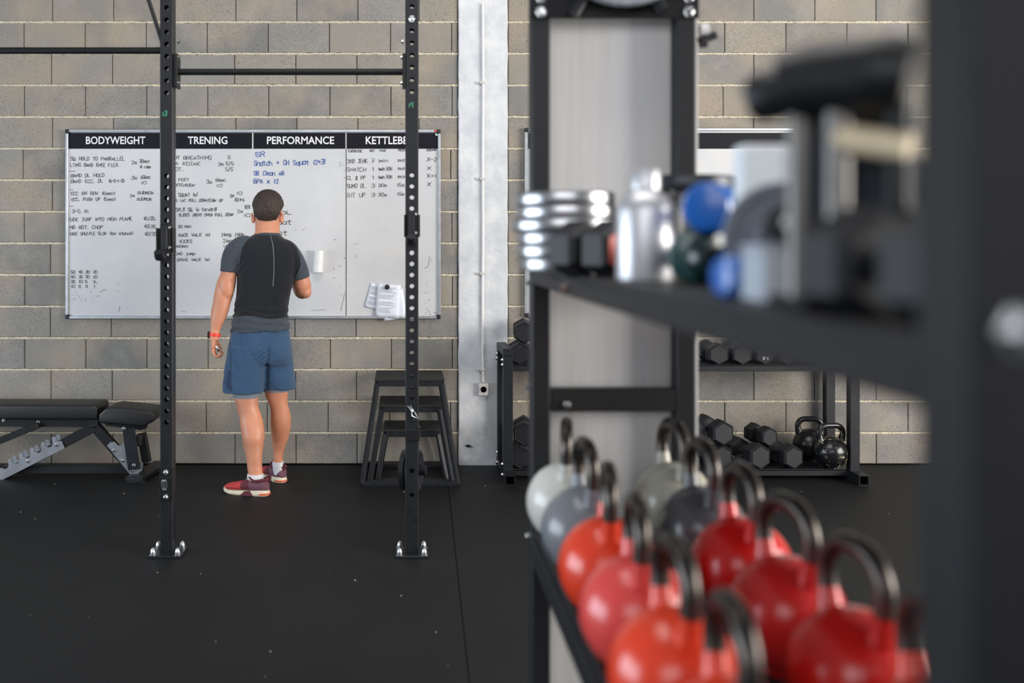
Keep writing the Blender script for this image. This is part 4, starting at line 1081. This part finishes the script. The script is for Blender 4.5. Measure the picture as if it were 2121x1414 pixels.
part(MB().sweep([lp(1558, 208, 1.06), lp(1572, 204, 1.055), lp(1625, 192, 1.04), lp(1632, 182, 1.038), lp(1700, 166, 1.02), lp(1800, 158, 0.985), lp(1850, 156, 0.97), lp(1885, 160, 0.962)], [0.022, 0.027, 0.028, 0.038, 0.041, 0.041, 0.040, 0.034], 16), 'foam_grip', M['foam'], ps, True)
for (a, b_, Y) in ((1655, 1655, 1.03), (1735, 1735, 1.0)):
    t_ = lp(a, 190, Y); f_ = Vector((t_.x, t_.y, 0.008))
    part(MB().cyl(t_, f_, 0.0125, 16), 'leg', M['leg_metal'], ps, True)
a_ = lp(1640, 0, 1.075); b_ = lp(1893, 0, 0.995); a_.z = b_.z = 0.107
part(MB().bar(a_, b_, 0.008, 0.19, (0, 0, 1), 0.002), 'side_plate', M['slate'], ps)
t0 = lp(1735, 285, 1.0); t1 = lp(1885, 305, 0.955)
part(MB().cyl(t0, t1, 0.014, 16), 'cross_tube', M['tube_highlight'], ps, True)
for Y, px in ((1.03, 1655), (1.0, 1735)):
    t_ = lp(px, 190, Y); part(MB().box((t_.x, t_.y, 0.006), (0.03, 0.10, 0.012), ch=0.003), 'foot', M['rubber'], ps)
t_ = lp(1860, 200, 0.965); part(MB().cyl(t_, (t_.x, t_.y, 0.1), 0.011, 14), 'leg', M['steel_dark'], ps, True)

# ------------------------------------------------------------------ the man at the whiteboard
YM = 5.95
man = thing('person', (W(530, 1010, 5.98).x, 5.98, 0), 'man from behind in dark raglan shirt, blue shorts and red trainers at the whiteboard', 'person')
def hring(pl, pr, py, Y, hd, n=28, e=2.3, yaw=0.0):
    k = Y/FPX; cx = ((pl+pr)/2-VX)*k; hx = (pr-pl)/2*k; z = EYE-(py-VY)*k; r = []
    for i in range(n):
        a = 2*PI*i/n; c, s_ = math.cos(a), math.sin(a)
        x = hx*math.copysign(abs(c)**(2/e), c); y = hd*math.copysign(abs(s_)**(2/e), s_)
        r.append((cx+x, Y+y+yaw*x, z))
    return r
def loft(mb, rows, e=2.3, yaw=0.0):
    # rows (py, left px, right px, depth, half depth); smoothed between by Catmull-Rom
    out = []
    def cr(a, b, c, d, t): return tuple(0.5*((2*q)+(-p+r)*t+(2*p-5*q+4*r-s_)*t*t+(-p+3*q-3*r+s_)*t**3) for p, q, r, s_ in zip(a, b, c, d))
    for i in range(len(rows)-1):
        a, b, c, d = rows[max(i-1, 0)], rows[i], rows[i+1], rows[min(i+2, len(rows)-1)]
        for k in range(4): out.append(cr(a, b, c, d, k/4))
    out.append(rows[-1])
    return mb.rings([hring(q[1], q[2], q[0], q[3], q[4], e=e, yaw=yaw) for q in out])
def limb(mb, pts, n=20, flat=1.0, up=(0, 1, 0)):
    # pts: (px, py, Y, radius px)
    P = [W(a, b, c) for a, b, c, r in pts]; Rr = [r*c/FPX for a, b, c, r in pts]; pp = []; rr_ = []
    def cr(a, b, c, d, t): return 0.5*((2*b)+(-a+c)*t+(2*a-5*b+4*c-d)*t*t+(-a+3*b-3*c+d)*t**3)
    for i in range(len(P)-1):
        j = [max(i-1, 0), i, i+1, min(i+2, len(P)-1)]
        for k in range(4): pp.append(cr(*[P[q] for q in j], k/4)); rr_.append(cr(*[Rr[q] for q in j], k/4))
    pp.append(P[-1]); rr_.append(Rr[-1])
    return mb.sweep(pp, rr_, n, flat=flat, up=up)
def blob(mb, c, r, n=20, m=12, f=None):
    c = Vector(c); rs = []
    for j in range(1, m):
        t = PI*j/m; rs.append([c+Vector((r[0]*math.sin(t)*math.cos(2*PI*k/n), r[1]*math.sin(t)*math.sin(2*PI*k/n), r[2]*math.cos(t))) for k in range(n)])
    return mb.rings(rs)
k0 = YM/FPX
B = MB()
# trunk inside the clothes
loft(B, [(476, 529, 578, 5.99, .066), (488, 526, 576, 5.985, .070), (505, 512, 590, 5.96, .078), (530, 500, 604, 5.95, .095), (565, 497, 602, 5.95, .10), (600, 494, 598, 5.95, .10), (640, 488, 592, 5.95, .10), (680, 484, 594, 5.95, .11), (720, 482, 596, 5.94, .115), (745, 490, 592, 5.94, .10)])
# neck and head
loft(B, [(497, 524, 578, 5.97, .070), (482, 528, 579, 5.985, .065), (468, 528.5, 579.5, 6.0, .062), (455, 529, 580, 6.012, .064), (442, 531, 579, 6.02, .066)])
HC = W(555.5, 431, 6.015)
blob(B, HC+Vector((0, 0.0, 0.004)), (0.0865, 0.100, 0.098), 28, 18)
blob(B, HC+Vector((0, 0.012, -0.030)), (0.0815, 0.088, 0.066), 28, 16)
blob(B, HC+Vector((0, 0.045, -0.068)), (0.064, 0.062, 0.062), 24, 14)          # jaw, facing the board
blob(B, HC+Vector((0, 0.094, -0.104)), (0.030, 0.024, 0.022), 16, 10)          # chin
B.sweep([HC+Vector((0, 0.096, 0.01)), HC+Vector((0, 0.112, -0.018)), HC+Vector((0, 0.120, -0.040)), HC+Vector((0, 0.104, -0.048))], [0.009, 0.011, 0.015, 0.012], 12)
for sx_ in (-1, 1):
    blob(B, HC+Vector((sx_*0.036, 0.083, 0.018)), (0.022, 0.014, 0.010), 12, 8)   # brow
    blob(B, HC+Vector((sx_*0.042, 0.072, -0.038)), (0.024, 0.020, 0.020), 12, 8)  # cheek
blob(B, HC+Vector((0, 0.099, -0.070)), (0.024, 0.010, 0.006), 12, 8)
blob(B, HC+Vector((0, 0.098, -0.080)), (0.021, 0.010, 0.006), 12, 8)
# left arm (hanging) and right arm (bent up to the board)
limb(B, [(504, 516, 5.95, 17), (489, 532, 5.935, 18), (480, 552, 5.925, 15.5), (474.5, 566, 5.92, 16.8), (469, 586, 5.92, 19.6), (464, 606, 5.92, 19.8), (460, 622, 5.91, 18.4), (455, 644, 5.90, 17.8), (450, 664, 5.89, 14.2), (446, 682, 5.885, 10.6), (444.5, 694, 5.88, 9.8), (444.5, 704, 5.88, 11)])
blob(B, W(469, 592, 5.895), (0.044, 0.044, 0.085))
limb(B, [(592, 516, 5.96, 16), (606, 533, 5.955, 16.5), (616, 553, 5.965, 15), (623, 576, 5.97, 17), (626.5, 592, 5.985, 18.5), (626.5, 603, 6.0, 15.5), (624, 600, 6.06, 16.5), (616, 580, 6.14, 15), (606, 558, 6.21, 11.5), (602, 549, 6.235, 10.5)])
blob(B, W(633, 604, 5.985), (0.036, 0.040, 0.042))
# left hand: palm, curled fingers and thumb round a marker cap
def finger(p, seg, r0, name=None):
    pts = [Vector(p)]
    for s_ in seg: pts.append(pts[-1]+Vector(s_))
    n = len(pts); B.sweep(pts, [r0*(1-0.09*i) for i in range(n)], 12)
    e = pts[-1]; B_tip = r0*(1-0.09*(n-1)); blob(B, e, (B_tip,)*3, 12, 8)
hw = W(444.5, 700, 5.88)
B.rings([[hw+Vector((0.017*c_*q[1]+q[2], 0.030*s_*q[1]*q[3], q[0])) for c_, s_ in ((math.cos(2*PI*i/16), math.sin(2*PI*i/16)) for i in range(16))] for q in ((0.02, 1.15, 0.0, 0.8), (0.0, 1.0, -0.001, 0.95), (-0.02, 0.95, -0.003, 1.2), (-0.045, 0.95, -0.006, 1.42), (-0.07, 0.85, -0.006, 1.42), (-0.082, 0.6, -0.004, 1.3))])
for i, (dy, L, r0) in enumerate(((-0.033, 0.80, 0.0082), (-0.012, 0.95, 0.009), (0.010, 1.0, 0.0094), (0.031, 0.95, 0.009))):
    finger(hw+Vector((-0.005, dy, -0.074)), [(0.005, 0, -0.024*L), (0.016*L, 0, -0.016*L), (0.022*L, 0, 0.006*L), (0.010*L, 0.0, 0.020*L)], r0)
finger(hw+Vector((0.006, 0.026, -0.022)), [(0.014, 0.012, -0.020), (0.010, 0.000, -0.024), (0.002, -0.010, -0.018)], 0.0105)
# right hand raised in front of the chest, closed on a marker
rw = W(600, 545, 6.245); rd = (W(594, 532, 6.33)-rw).normalized(); rx = Vector((0.85, -0.25, 0.3)); rx = (rx-rd*rx.dot(rd)).normalized(); rn = rd.cross(rx)
B.rings([[rw+rd*q[0]+rx*(0.030*c_*q[1])+rn*(0.016*s_) for c_, s_ in ((math.cos(2*PI*i/16), math.sin(2*PI*i/16)) for i in range(16))] for q in ((-0.02, 0.8), (0.0, 0.85), (0.03, 1.15), (0.06, 1.4), (0.085, 1.38), (0.095, 1.1))])
for i, (dx, L) in enumerate(((-0.032, 0.8), (-0.011, 0.95), (0.011, 1.0), (0.031, 0.92))):
    finger(rw+rd*0.085+rx*dx, [rd*0.026*L, rd*0.016*L-rn*0.018*L, -rn*0.024*L-rd*0.006*L, -rd*0.022*L-rn*0.002], 0.0092)
finger(rw+rd*0.025-rx*0.030, [-rx*0.012+rd*0.018-rn*0.014, rd*0.024-rn*0.012, rd*0.020+rx*0.008], 0.0105)
# legs
loft(B, [(735, 488, 536, 5.94, .08), (770, 488, 538, 5.93, .082), (800, 485.5, 537, 5.92, .078), (823, 484.5, 535.5, 5.905, .068), (839, 489, 535, 5.90, .064), (858.6, 494.5, 541, 5.895, .062), (880.7, 498, 546.5, 5.875, .066), (903, 501, 548, 5.86, .066), (922, 504, 546, 5.855, .058), (944, 509, 543.4, 5.845, .048), (963, 512, 543.2, 5.84, .041), (980, 513.5, 543.5, 5.835, .038), (994, 517, 543, 5.832, .028), (1004, 521, 543, 5.83, .024)], e=2.1)
loft(B, [(735, 552, 594, 5.97, .08), (780, 550, 597, 5.975, .08), (809, 548, 597, 5.98, .074), (826, 553, 596, 5.985, .066), (839, 558.5, 596.4, 5.99, .060), (853, 561, 600.5, 6.0, .060), (869.7, 560.5, 602.8, 6.01, .064), (889, 560.8, 601.6, 6.03, .066), (908, 562.8, 597, 6.055, .058), (928, 565.5, 590.3, 6.08, .048), (944, 567, 586, 6.09, .042), (958, 566, 585.5, 6.10, .039), (968, 569, 584.5, 6.118, .026), (976, 571, 584, 6.128, .020)], e=2.1)
# feet inside the shoes
def foot_axis(h, t): return Vector(h), Vector(t)
HL, TL = Vector((W(550, 0, 5.80).x, 5.80, 0)), Vector((W(466, 0, 5.88).x, 5.88, 0))
HR, TR = Vector((W(584, 0, 6.115).x, 6.115, 0)), Vector((W(536, 0, 6.335).x, 6.335, 0))
for h, t in ((HL, TL), (HR, TR)):
    d = (t-h).normalized(); q = Vector((-d.y, d.x, 0))
    B.rings([[h+d*a+q*(wd*math.cos(2*PI*i/14))+Vector((0, 0, zz+hh*math.sin(2*PI*i/14))) for i in range(14)] for a, wd, zz, hh in ((0.02, .016, .05, .016), (0.05, .024, .06, .024), (0.11, .026, .055, .020), (0.17, .028, .042, .010), (0.215, .02, .038, .006))])
def bodydisp(p):
    return 0.0012*noise.noise(p*22)
body = remesh(B, 0.0046, 7, bodydisp)
body_o = link('body', body, M['skin'], man)
# ears, eyes
for sx_, px in ((-1, 526.0), (1, 581.5)):
    E = MB(); c = W(px, 452, 6.005)
    for t_, rr_ in ((0, 1.0),):
        rs = []
        for j in range(9):
            u = j/8; a = R(-100+250*u)
            rs.append(c+Vector((sx_*(0.006+0.006*math.sin(PI*u)), 0.012*math.cos(a)*1.0-0.004, 0.026*math.sin(a)*(1.1 if u > .5 else 1.0))))
        E.sweep(rs, [0.004, 0.006, 0.007, 0.007, 0.0065, 0.006, 0.006, 0.005, 0.004], 10)
    blob(E, c+Vector((0, 0.003, -0.002)), (0.009, 0.014, 0.024), 14, 10)
    blob(E, c+Vector((sx_*0.002, 0.001, -0.020)), (0.007, 0.009, 0.010), 12, 8)
    link('ear', remesh(E, 0.0022, 2), M['skin'], man)
    ey = MB(); blob(ey, HC+Vector((sx_*0.033, 0.090, 0.002)), (0.0115, 0.0115, 0.0115), 16, 12)
    eo = ey.build('eye', M['white_plastic'], man, True)
    ey = MB(); blob(ey, HC+Vector((sx_*0.033, 0.099, 0.002)), (0.005, 0.004, 0.005), 12, 8); ey.build('iris', M['hair'], eo, True)
# hair: a cap that dives under the skin at the hairline, with combed ridges and tufts
H = MB(); n, m = 72, 44; rs = []; hc = HC+Vector((0, 0.0, 0.004))
for j in range(1, m):
    t = PI*j/m; ring = []
    for k in range(n):
        a = 2*PI*k/n; d = Vector((math.sin(t)*math.cos(a), math.sin(t)*math.sin(a), math.cos(t)))
        back = -d.y                                   # the back of the head faces the camera
        line = 0.25*max(0, d.y)+(-0.99 if back > 0.35 else -0.99+(0.35-back)*1.1)   # hairline height on the unit head
        if abs(d.x) > 0.6 and back < 0.45: line = max(line, -0.25+(0.45-back)*0.35)
        cover = max(0.0, min(1.0, (d.z-line)/0.22))
        th = -0.007+0.016*cover**0.6*(1.0 if d.z < 0.2 else 1.0+0.5*(d.z-0.2))
        th += cover*(0.0034*noise.noise((d.x*9, d.y*9, d.z*3.5))+0.0032*noise.noise((d.x*30+d.z*5, d.y*30, d.z*5)))
        wl = 1.0+0.10*max(0, -d.z)*(1-max(0, -d.z))*2
        ring.append(hc+Vector((d.x*(0.0865*wl+th), d.y*(0.100*wl+th), d.z*(0.101+th*0.6))))
    rs.append(ring)
H.rings(rs)
q = random.Random(5)
for i in range(60):
    a = q.uniform(0, 2*PI); rr_ = q.uniform(0, 0.065); p = hc+Vector((rr_*math.cos(a)-0.004, rr_*math.sin(a), 0.098*math.sqrt(max(0, 1-(rr_/0.09)**2))+0.003))
    d = Vector((q.uniform(-0.022, 0.016), q.uniform(-0.014, 0.014), q.uniform(0.002, 0.014)))
    H.sweep([p, p+d*0.55, p+d*0.9+Vector((q.uniform(-.004, .006), 0, 0))], [0.0022, 0.0014, 0.0004], 5)
H.build('hair', M['hair'], man, True)

# shirt
T = MB()
loft(T, [(481.5, 530, 580, 5.985, .066), (486, 525, 580, 5.98, .076), (493, 512, 589, 5.97, .087), (503, 502, 600, 5.96, .098), (518, 493, 611, 5.95, .110), (540, 490, 615, 5.945, .118), (562, 490, 612, 5.945, .122), (585, 490.5, 607.5, 5.945, .121), (606, 490, 602.5, 5.945, .118), (628, 487, 598.5, 5.945, .117), (648, 484, 596.5, 5.945, .119), (662, 481.5, 598.5, 5.945, .125), (674, 480, 600.5, 5.943, .131), (684, 478.5, 601.5, 5.942, .135)], yaw=-0.05)
limb(T, [(520, 508, 5.955, 22), (503, 514, 5.95, 26.5), (489, 525, 5.94, 26.5), (480, 541, 5.93, 22.5), (476.5, 554, 5.922, 20), (475, 564, 5.92, 19.6)])
limb(T, [(576, 512, 5.965, 22), (590, 520, 5.955, 25), (603, 533, 5.955, 24), (613, 548, 5.96, 21.5), (619.5, 563, 5.965, 19.8), (623.5, 577, 5.97, 19.6)])
def shirtdisp(p):
    px = VX+p.x*FPX/p.y; py = VY+(EYE-p.z)*FPX/p.y; d = 0.0
    spine = math.exp(-((px-566)/7.5)**2)*max(0, min(1, (py-495)/30))*max(0, min(1, (672-py)/30))
    back = 1.0 if p.y < 5.93 else 0.0
    d -= 0.010*spine*back
    for cx_, sg in ((533, 1), (592, 1)):                              # shoulder blades
        d += 0.007*back*math.exp(-((px-cx_)/20)**2-((py-535)/24)**2)
    low_ = max(0, min(1, (py-625)/25))
    d += low_*0.0065*math.sin(p.z*150+px*0.06+3*noise.noise(p*9))*(0.4+0.6*abs(noise.noise(p*6)))
    d += 0.0035*noise.noise(Vector((p.x*14, p.y*10, p.z*8)))
    for cx_, cy_ in ((500, 548), (606, 556)):
        d += 0.003*math.exp(-((px-cx_)/14)**2-((py-cy_)/16)**2)*math.sin((px-cx_)*0.5+(py-cy_)*0.35)
    f_ = max(0, min(1, (py-590)/50))
    d += 0.004*f_*math.sin((px-540)*0.20+py*0.16+2.5*noise.noise(p*7))*back
    return d
sh = remesh(T, 0.0055, 5, shirtdisp)
for v in sh.vertices:
    py = VY+(EYE-v.co.z)*FPX/v.co.y; f = max(0.0, min(1.0, (py-655)/25))
    v.co.z += f*0.055*(v.co.x-W(540, 0, 5.94).x)
zn = sh.attributes.new('zone', 'FLOAT', 'POINT')
def seg_side(px, py, pts):
    # signed x distance from a polyline x(py)
    for (x0, y0), (x1, y1) in zip(pts, pts[1:]):
        if y0 <= py <= y1: return px-(x0+(x1-x0)*(py-y0)/(y1-y0))
    return None
LEFT = [(529, 470), (527, 486), (512, 497), (502, 512), (498, 530), (495, 552), (493, 566), (491, 590)]
RIGHT = [(578, 470), (582, 487), (600, 497), (614, 512), (621, 532), (623, 548), (618, 562), (610, 580), (606, 600)]
for i, v in enumerate(sh.vertices):
    p = v.co; px = VX+p.x*FPX/p.y; py = VY+(EYE-p.z)*FPX/p.y; s_ = -1.0
    a = seg_side(px, py, LEFT)
    if a is not None and py < 588: s_ = max(s_, -a/10)
    a = seg_side(px, py, RIGHT)
    if a is not None and py < 598: s_ = max(s_, a/10)
    s_ = max(s_, (py-(657+2.5*math.sin(px*0.07)+0.05*(540-px)*-1*0.4))/8)            # hem band
    s_ = max(s_, (485.0+0.05*(px-530)-py)/4)        # neckband
    zn.data[i].value = s_
shirt_o = link('shirt', sh, M['shirt'], man)
# dotted reflective line down the back
dt = MB()
bm = bmesh.new(); bm.from_mesh(sh)
from mathutils.bvhtree import BVHTree
bv = BVHTree.FromBMesh(bm); bm.free()
line = [(560, 487), (563, 497), (566, 512), (567.5, 535), (567.5, 565), (566, 585), (565, 594)]
def on_shirt(px, py):
    o = Vector((0, 0, EYE)); d = (W(px, py, 6.0)-o).normalized(); h = bv.ray_cast(o, d); return h[0], h[1]
y_ = 487.5; i = 0
while y_ < 594:
    for (x0, y0), (x1, y1) in zip(line, line[1:]):
        if y0 <= y_ <= y1: px = x0+(x1-x0)*(y_-y0)/(y1-y0)
    h, nn = on_shirt(px, y_)
    if h: dt.box(h+nn*0.0006, (0.0032, 0.001, 0.0075), nn.to_track_quat('Y', 'Z').to_matrix())
    y_ += 3.7
dt.build('reflective_dashes', M['reflect'], shirt_o)

# shorts with slit legs, pocket edge and the grey liner under them
Q = MB()
loft(Q, [(672, 485, 595, 5.942, .112), (688, 479.5, 599, 5.942, .124), (715, 472.5, 603, 5.94, .136), (738, 469, 604.5, 5.94, .132), (752, 468, 605, 5.945, .118)], yaw=-0.03)
loft(Q, [(715, 474, 552, 5.925, .118), (743, 468.5, 556, 5.92, .118), (770, 464.5, 554, 5.915, .112), (792, 462, 551, 5.91, .107), (812, 462.5, 547.5, 5.905, .103)], e=2.6)
loft(Q, [(715, 540, 603, 5.965, .112), (743, 541, 605, 5.97, .112), (770, 542, 608.5, 5.975, .108), (790, 542.5, 611.5, 5.98, .105), (803.5, 544, 613.5, 5.985, .103)], e=2.6)
def shortsdisp(p):
    px = VX+p.x*FPX/p.y; py = VY+(EYE-p.z)*FPX/p.y
    d = 0.0045*noise.noise(Vector((p.x*13, p.y*9, p.z*6)))+0.003*noise.noise(Vector((p.x*30+p.z*16, p.y*14, p.z*12)))
    seam = 558-(py-700)*0.085
    if p.y < 5.95: d -= 0.011*math.exp(-((px-seam)/4.5)**2)*max(0, min(1, (py-700)/25))
    d += 0.0035*math.exp(-((px-543)/22)**2-((py-735)/18)**2)*math.sin((px*0.8+1.5*py)*0.42+4*noise.noise(p*16))
    d += 0.007*math.exp(-((px-516)/24)**2-((py-722)/26)**2)+0.006*math.exp(-((px-583)/18)**2-((py-722)/26)**2)
    return d
so_ = remesh(Q, 0.006, 4, shortsdisp)
shorts_o = link('shorts', so_, M['shorts'], man)
lin = MB()
loft(lin, [(800, 482, 540, 5.91, .080), (815, 483, 538.5, 5.905, .074), (822, 483.5, 537, 5.902, .071)], e=2.2)
link('shorts_liner', lin.mesh('l', True), M['liner'], man)
lin = MB()
loft(lin, [(795, 544, 602, 5.98, .086), (804, 545, 601, 5.982, .083), (809, 546, 600, 5.983, .081)], e=2.2)
link('shorts_liner', lin.mesh('l', True), M['liner'], man)
bm = bmesh.new(); bm.from_mesh(so_); bv = BVHTree.FromBMesh(bm); bm.free()
def strip(pts, wd, name, m, parent, off=0.0008):
    b = MB(); hits = []
    for px, py in pts:
        h = on_shirt(px, py)
        if h[0]: hits.append(h)
    L = []; Rr = []
    for i, (h, nn) in enumerate(hits):
        t_ = (hits[min(i+1, len(hits)-1)][0]-hits[max(i-1, 0)][0]).normalized(); s_ = nn.cross(t_).normalized()*wd/2
        L.append(h+nn*off+s_); Rr.append(h+nn*off-s_)
    n_ = len(hits)
    if n_ > 1:
        b.add(L+Rr, [(i, i+1, n_+i+1, n_+i) for i in range(n_-1)]); b.build(name, m, parent)
def dense(pts, st=3):
    o = []
    for (x0, y0), (x1, y1) in zip(pts, pts[1:]):
        n_ = max(2, int(math.hypot(x1-x0, y1-y0)/st)); o += [(x0+(x1-x0)*i/n_, y0+(y1-y0)*i/n_) for i in range(n_)]
    return o+[pts[-1]]
strip(dense([(476, 690), (477.5, 720), (478, 762)]), 0.003, 'side_seam', M['header'], shorts_o)
strip(dense([(479, 764), (469, 778), (464.6, 796)]), 0.003, 'slit_edge', M['header'], shorts_o)
g_ = MB(); rows_ = [(767, 477.6, 478.2), (775, 473.2, 478.6), (783, 470.6, 478.9), (793, 468.4, 479.2), (803, 470.4, 479.8), (812, 478.4, 480.6)]; hv = []
for py, xa_, xb_ in rows_:
    for i in range(5):
        h = on_shirt(xa_+(xb_-xa_)*i/4, min(py, 810.5)); hv.append(h[0]+h[1]*0.0012 if h[0] else None)
ok_ = [(j*5+i, j*5+i+1, j*5+i+6, j*5+i+5) for j in range(5) for i in range(4)]
ok_ = [f for f in ok_ if all(hv[q] is not None for q in f)]
g_.add([p if p is not None else Vector((0, 0, 0)) for p in hv], ok_); lo_ = link('slit_lining', g_.mesh('g'), M['lining'], shorts_o)
bm = bmesh.new(); bm.from_mesh(lo_.data); bmesh.ops.delete(bm, geom=[v for v in bm.verts if not v.link_faces], context='VERTS'); bm.to_mesh(lo_.data); bm.free()

# watch on the left wrist
wt = MB(); a = W(445.2, 693.5, 5.882); d = (W(446.6, 680, 5.886)-W(444, 702, 5.88)).normalized()
u = Vector((0, 1, 0)); u = (u-d*u.dot(d)).normalized(); q_ = d.cross(u)
prof = [(-0.0105, 0.0300), (-0.0095, 0.0325), (0.0095, 0.0325), (0.0105, 0.0300)]
n = 32; rs = [[a+d*h+(q_*1.02*math.cos(2*PI*i/n)+u*0.98*math.sin(2*PI*i/n))*r_ for i in range(n)] for h, r_ in prof]
wo = wt.rings(rs, cap=False).build('watch_strap', M['watch_red'], man, True)
MB().box(a+Vector((-0.036, 0.004, 0.001)), (0.014, 0.036, 0.040), ch=0.004).build('watch_case', M['black_plastic'], wo)

# socks and shoes
for rows in ([(981, 512.3, 545.3, 5.833, .042), (989, 512, 546.5, 5.832, .038), (1000, 514, 549, 5.828, .031), (1008, 517, 550, 5.825, .026)], [(955, 564.3, 587, 6.10, .043), (963, 564.5, 587.5, 6.11, .040), (974, 566, 588, 6.125, .034), (982, 568, 587, 6.13, .028)]):
    b = MB(); loft(b, rows, e=2.1); b.build('sock', M['sock'], man, True)
def shoe(h, t, L=0.285):
    d = (t-h).normalized(); q = Vector((-d.y, d.x, 0)); h = h-d*0.022
    def pt(a, s_, z): return h+d*a+q*s_+Vector((0, 0, z))
    # outline half widths along the sole
    st = [(0.0, .012), (.008, .026), (.03, .036), (.07, .037), (.12, .036), (.17, .043), (.21, .048), (.245, .045), (.27, .035), (.284, .018)]
    hz = [.034, .036, .036, .033, .028, .025, .024, .025, .028, .031]
    rs = []
    for zz, gr_ in ((0.0, 0.90), (0.006, 1.0), (0.5, 1.03), (1.0, 0.97)):
        ring = []
        for s_ in (1, -1):
            it = list(zip(st, hz)); it = it if s_ == 1 else it[::-1]
            for (a, wd), zt in it:
                z = zt*zz if zz > 0.006 else zz
                toe = 0.010*max(0, (a-0.22)/0.06)**2
                ring.append(pt(0.1425+(a-0.1425)*(gr_*0.5+0.5), s_*wd*gr_, z+toe*(1-zz*0.3)))
        rs.append(ring)
    sole = MB().rings(rs).build('shoe_sole', M['sole'], man, 50)
    ins = MB().rings([[pt(a-0.003, s_*wd*1.12, z) for s_, lst in ((1, 1), (-1, -1)) for a, wd in (((-0.001, .014), (.012, .028), (.045, .0385)) if lst == 1 else ((.045, .0385), (.012, .028), (-0.001, .014)))] for z in (0.008, 0.019)])
    ins.build('heel_insert', M['sole_orange'], sole)
    for s_ in (1, -1):
        MB().prism([(0, 0), (1, 0), (1, 1), (0, 1)], 0, 1) if False else None
        b = MB(); b.add([pt(.085, s_*.0385, .001), pt(.165, s_*.0445, .001), pt(.140, s_*.0425, .026), pt(.105, s_*.0395, .030)]+[pt(.085, s_*.030, .001), pt(.165, s_*.034, .001), pt(.140, s_*.034, .026), pt(.105, s_*.031, .030)],
                        [(0, 1, 2, 3), (4, 5, 6, 7), (0, 1, 5, 4), (1, 2, 6, 5), (2, 3, 7, 6), (3, 0, 4, 7)]); b.build('arch_insert', M['shoe_maroon'], sole)
    # upper: section loft from heel to toe
    up = [(.002, .016, .072), (.010, .027, .094), (.030, .034, .098), (.060, .0355, .090), (.090, .036, .088), (.115, .037, .098), (.135, .038, .092), (.165, .042, .079), (.20, .046, .070), (.235, .044, .063), (.262, .036, .056), (.279, .020, .046)]
    n_ = 16; rings = []
    for a, wd, zt in up:
        zb = .026; ring = []
        for i in range(n_):
            an = 2*PI*i/n_; c_, s_ = math.cos(an), math.sin(an); e_ = 2.6
            z = zb+(zt-zb)*(0.5+0.5*math.copysign(abs(s_)**(2/e_), s_))
            ring.append(pt(a, wd*math.copysign(abs(c_)**(2/e_), c_)*(1-0.18*max(0, s_)), z))
        rings.append(ring)
    for lo, hi, nm, mm in ((0, 6, 'shoe_heel_upper', 'shoe_purple'), (5, 8, 'shoe_tongue', 'shoe_maroon'), (7, 12, 'shoe_toe_upper', 'shoe_red')):
        b = MB().rings(rings[lo:hi]); o = b.build(nm, M[mm], man, True)
        if nm == 'shoe_tongue':
            for i in range(4):
                a = .120+.019*i; zt = .098-.0115*i-(0.004 if i == 0 else 0)
                MB().sweep([pt(a, -.026, zt-.012), pt(a, -.012, zt+.002), pt(a, .012, zt+.002), pt(a, .026, zt-.012)], 0.0028, 8).build('lace', M['sole' if i % 2 else 'shoe_maroon'], o, True)
    cl = MB(); rs = []
    cp_ = [(.012, .021), (.03, .028), (.06, .0305), (.09, .030), (.112, .022), (.118, 0)]
    loop = [pt(a, s_, 0) for a, s_ in cp_]+[pt(a, -s_, 0) for a, s_ in cp_[::-1][1:]]+[pt(.004, -.012, 0), pt(.004, .012, 0)]
    zz = [.096, .095, .088, .087, .106, .118, .106, .087, .088, .095, .096, .099, .099]
    cl.sweep([p+Vector((0, 0, z)) for p, z in zip(loop, zz)], 0.0085, 10, True); cl.build('shoe_collar', M['shoe_maroon'], man, True)
    pl = MB().sweep([pt(-.001, 0, .080), pt(-.010, 0, .098), pt(-.012, 0, .116), pt(-.004, 0, .122), pt(.004, 0, .112)], 0.0045, 8).build('pull_tab', M['shoe_maroon'], man, True)
shoe(HL, TL); shoe(HR, TR)
# markers
c = W(449, 721, 5.885)
mk_ = thing('marker', tuple(c), 'small white and black marker cap pinched in the left fist of the man', 'marker')
MB().cyl(c+Vector((0.004, -0.036, 0.012)), c+Vector((0.004, 0.0, -0.004)), 0.0065, 12).build('marker_barrel', M['white_plastic'], mk_, True)
MB().cyl(c+Vector((0.004, -0.0, -0.004)), c+Vector((0.004, 0.030, -0.018)), 0.0062, 12).build('marker_end', M['black_plastic'], mk_, True)
c = rw+rd*0.098-rn*0.024
m2 = thing('marker', tuple(c), 'black marker raised in the right hand of the man, hidden in front of his chest', 'marker')
MB().cyl(c-rx*0.045, c+rx*0.055, 0.007, 12).build('marker_barrel', M['black_plastic'], m2, True)
MB().cyl(c-rx*0.045, c-rx*0.062, 0.003, 10).build('marker_tip', M['ink'], m2, True)
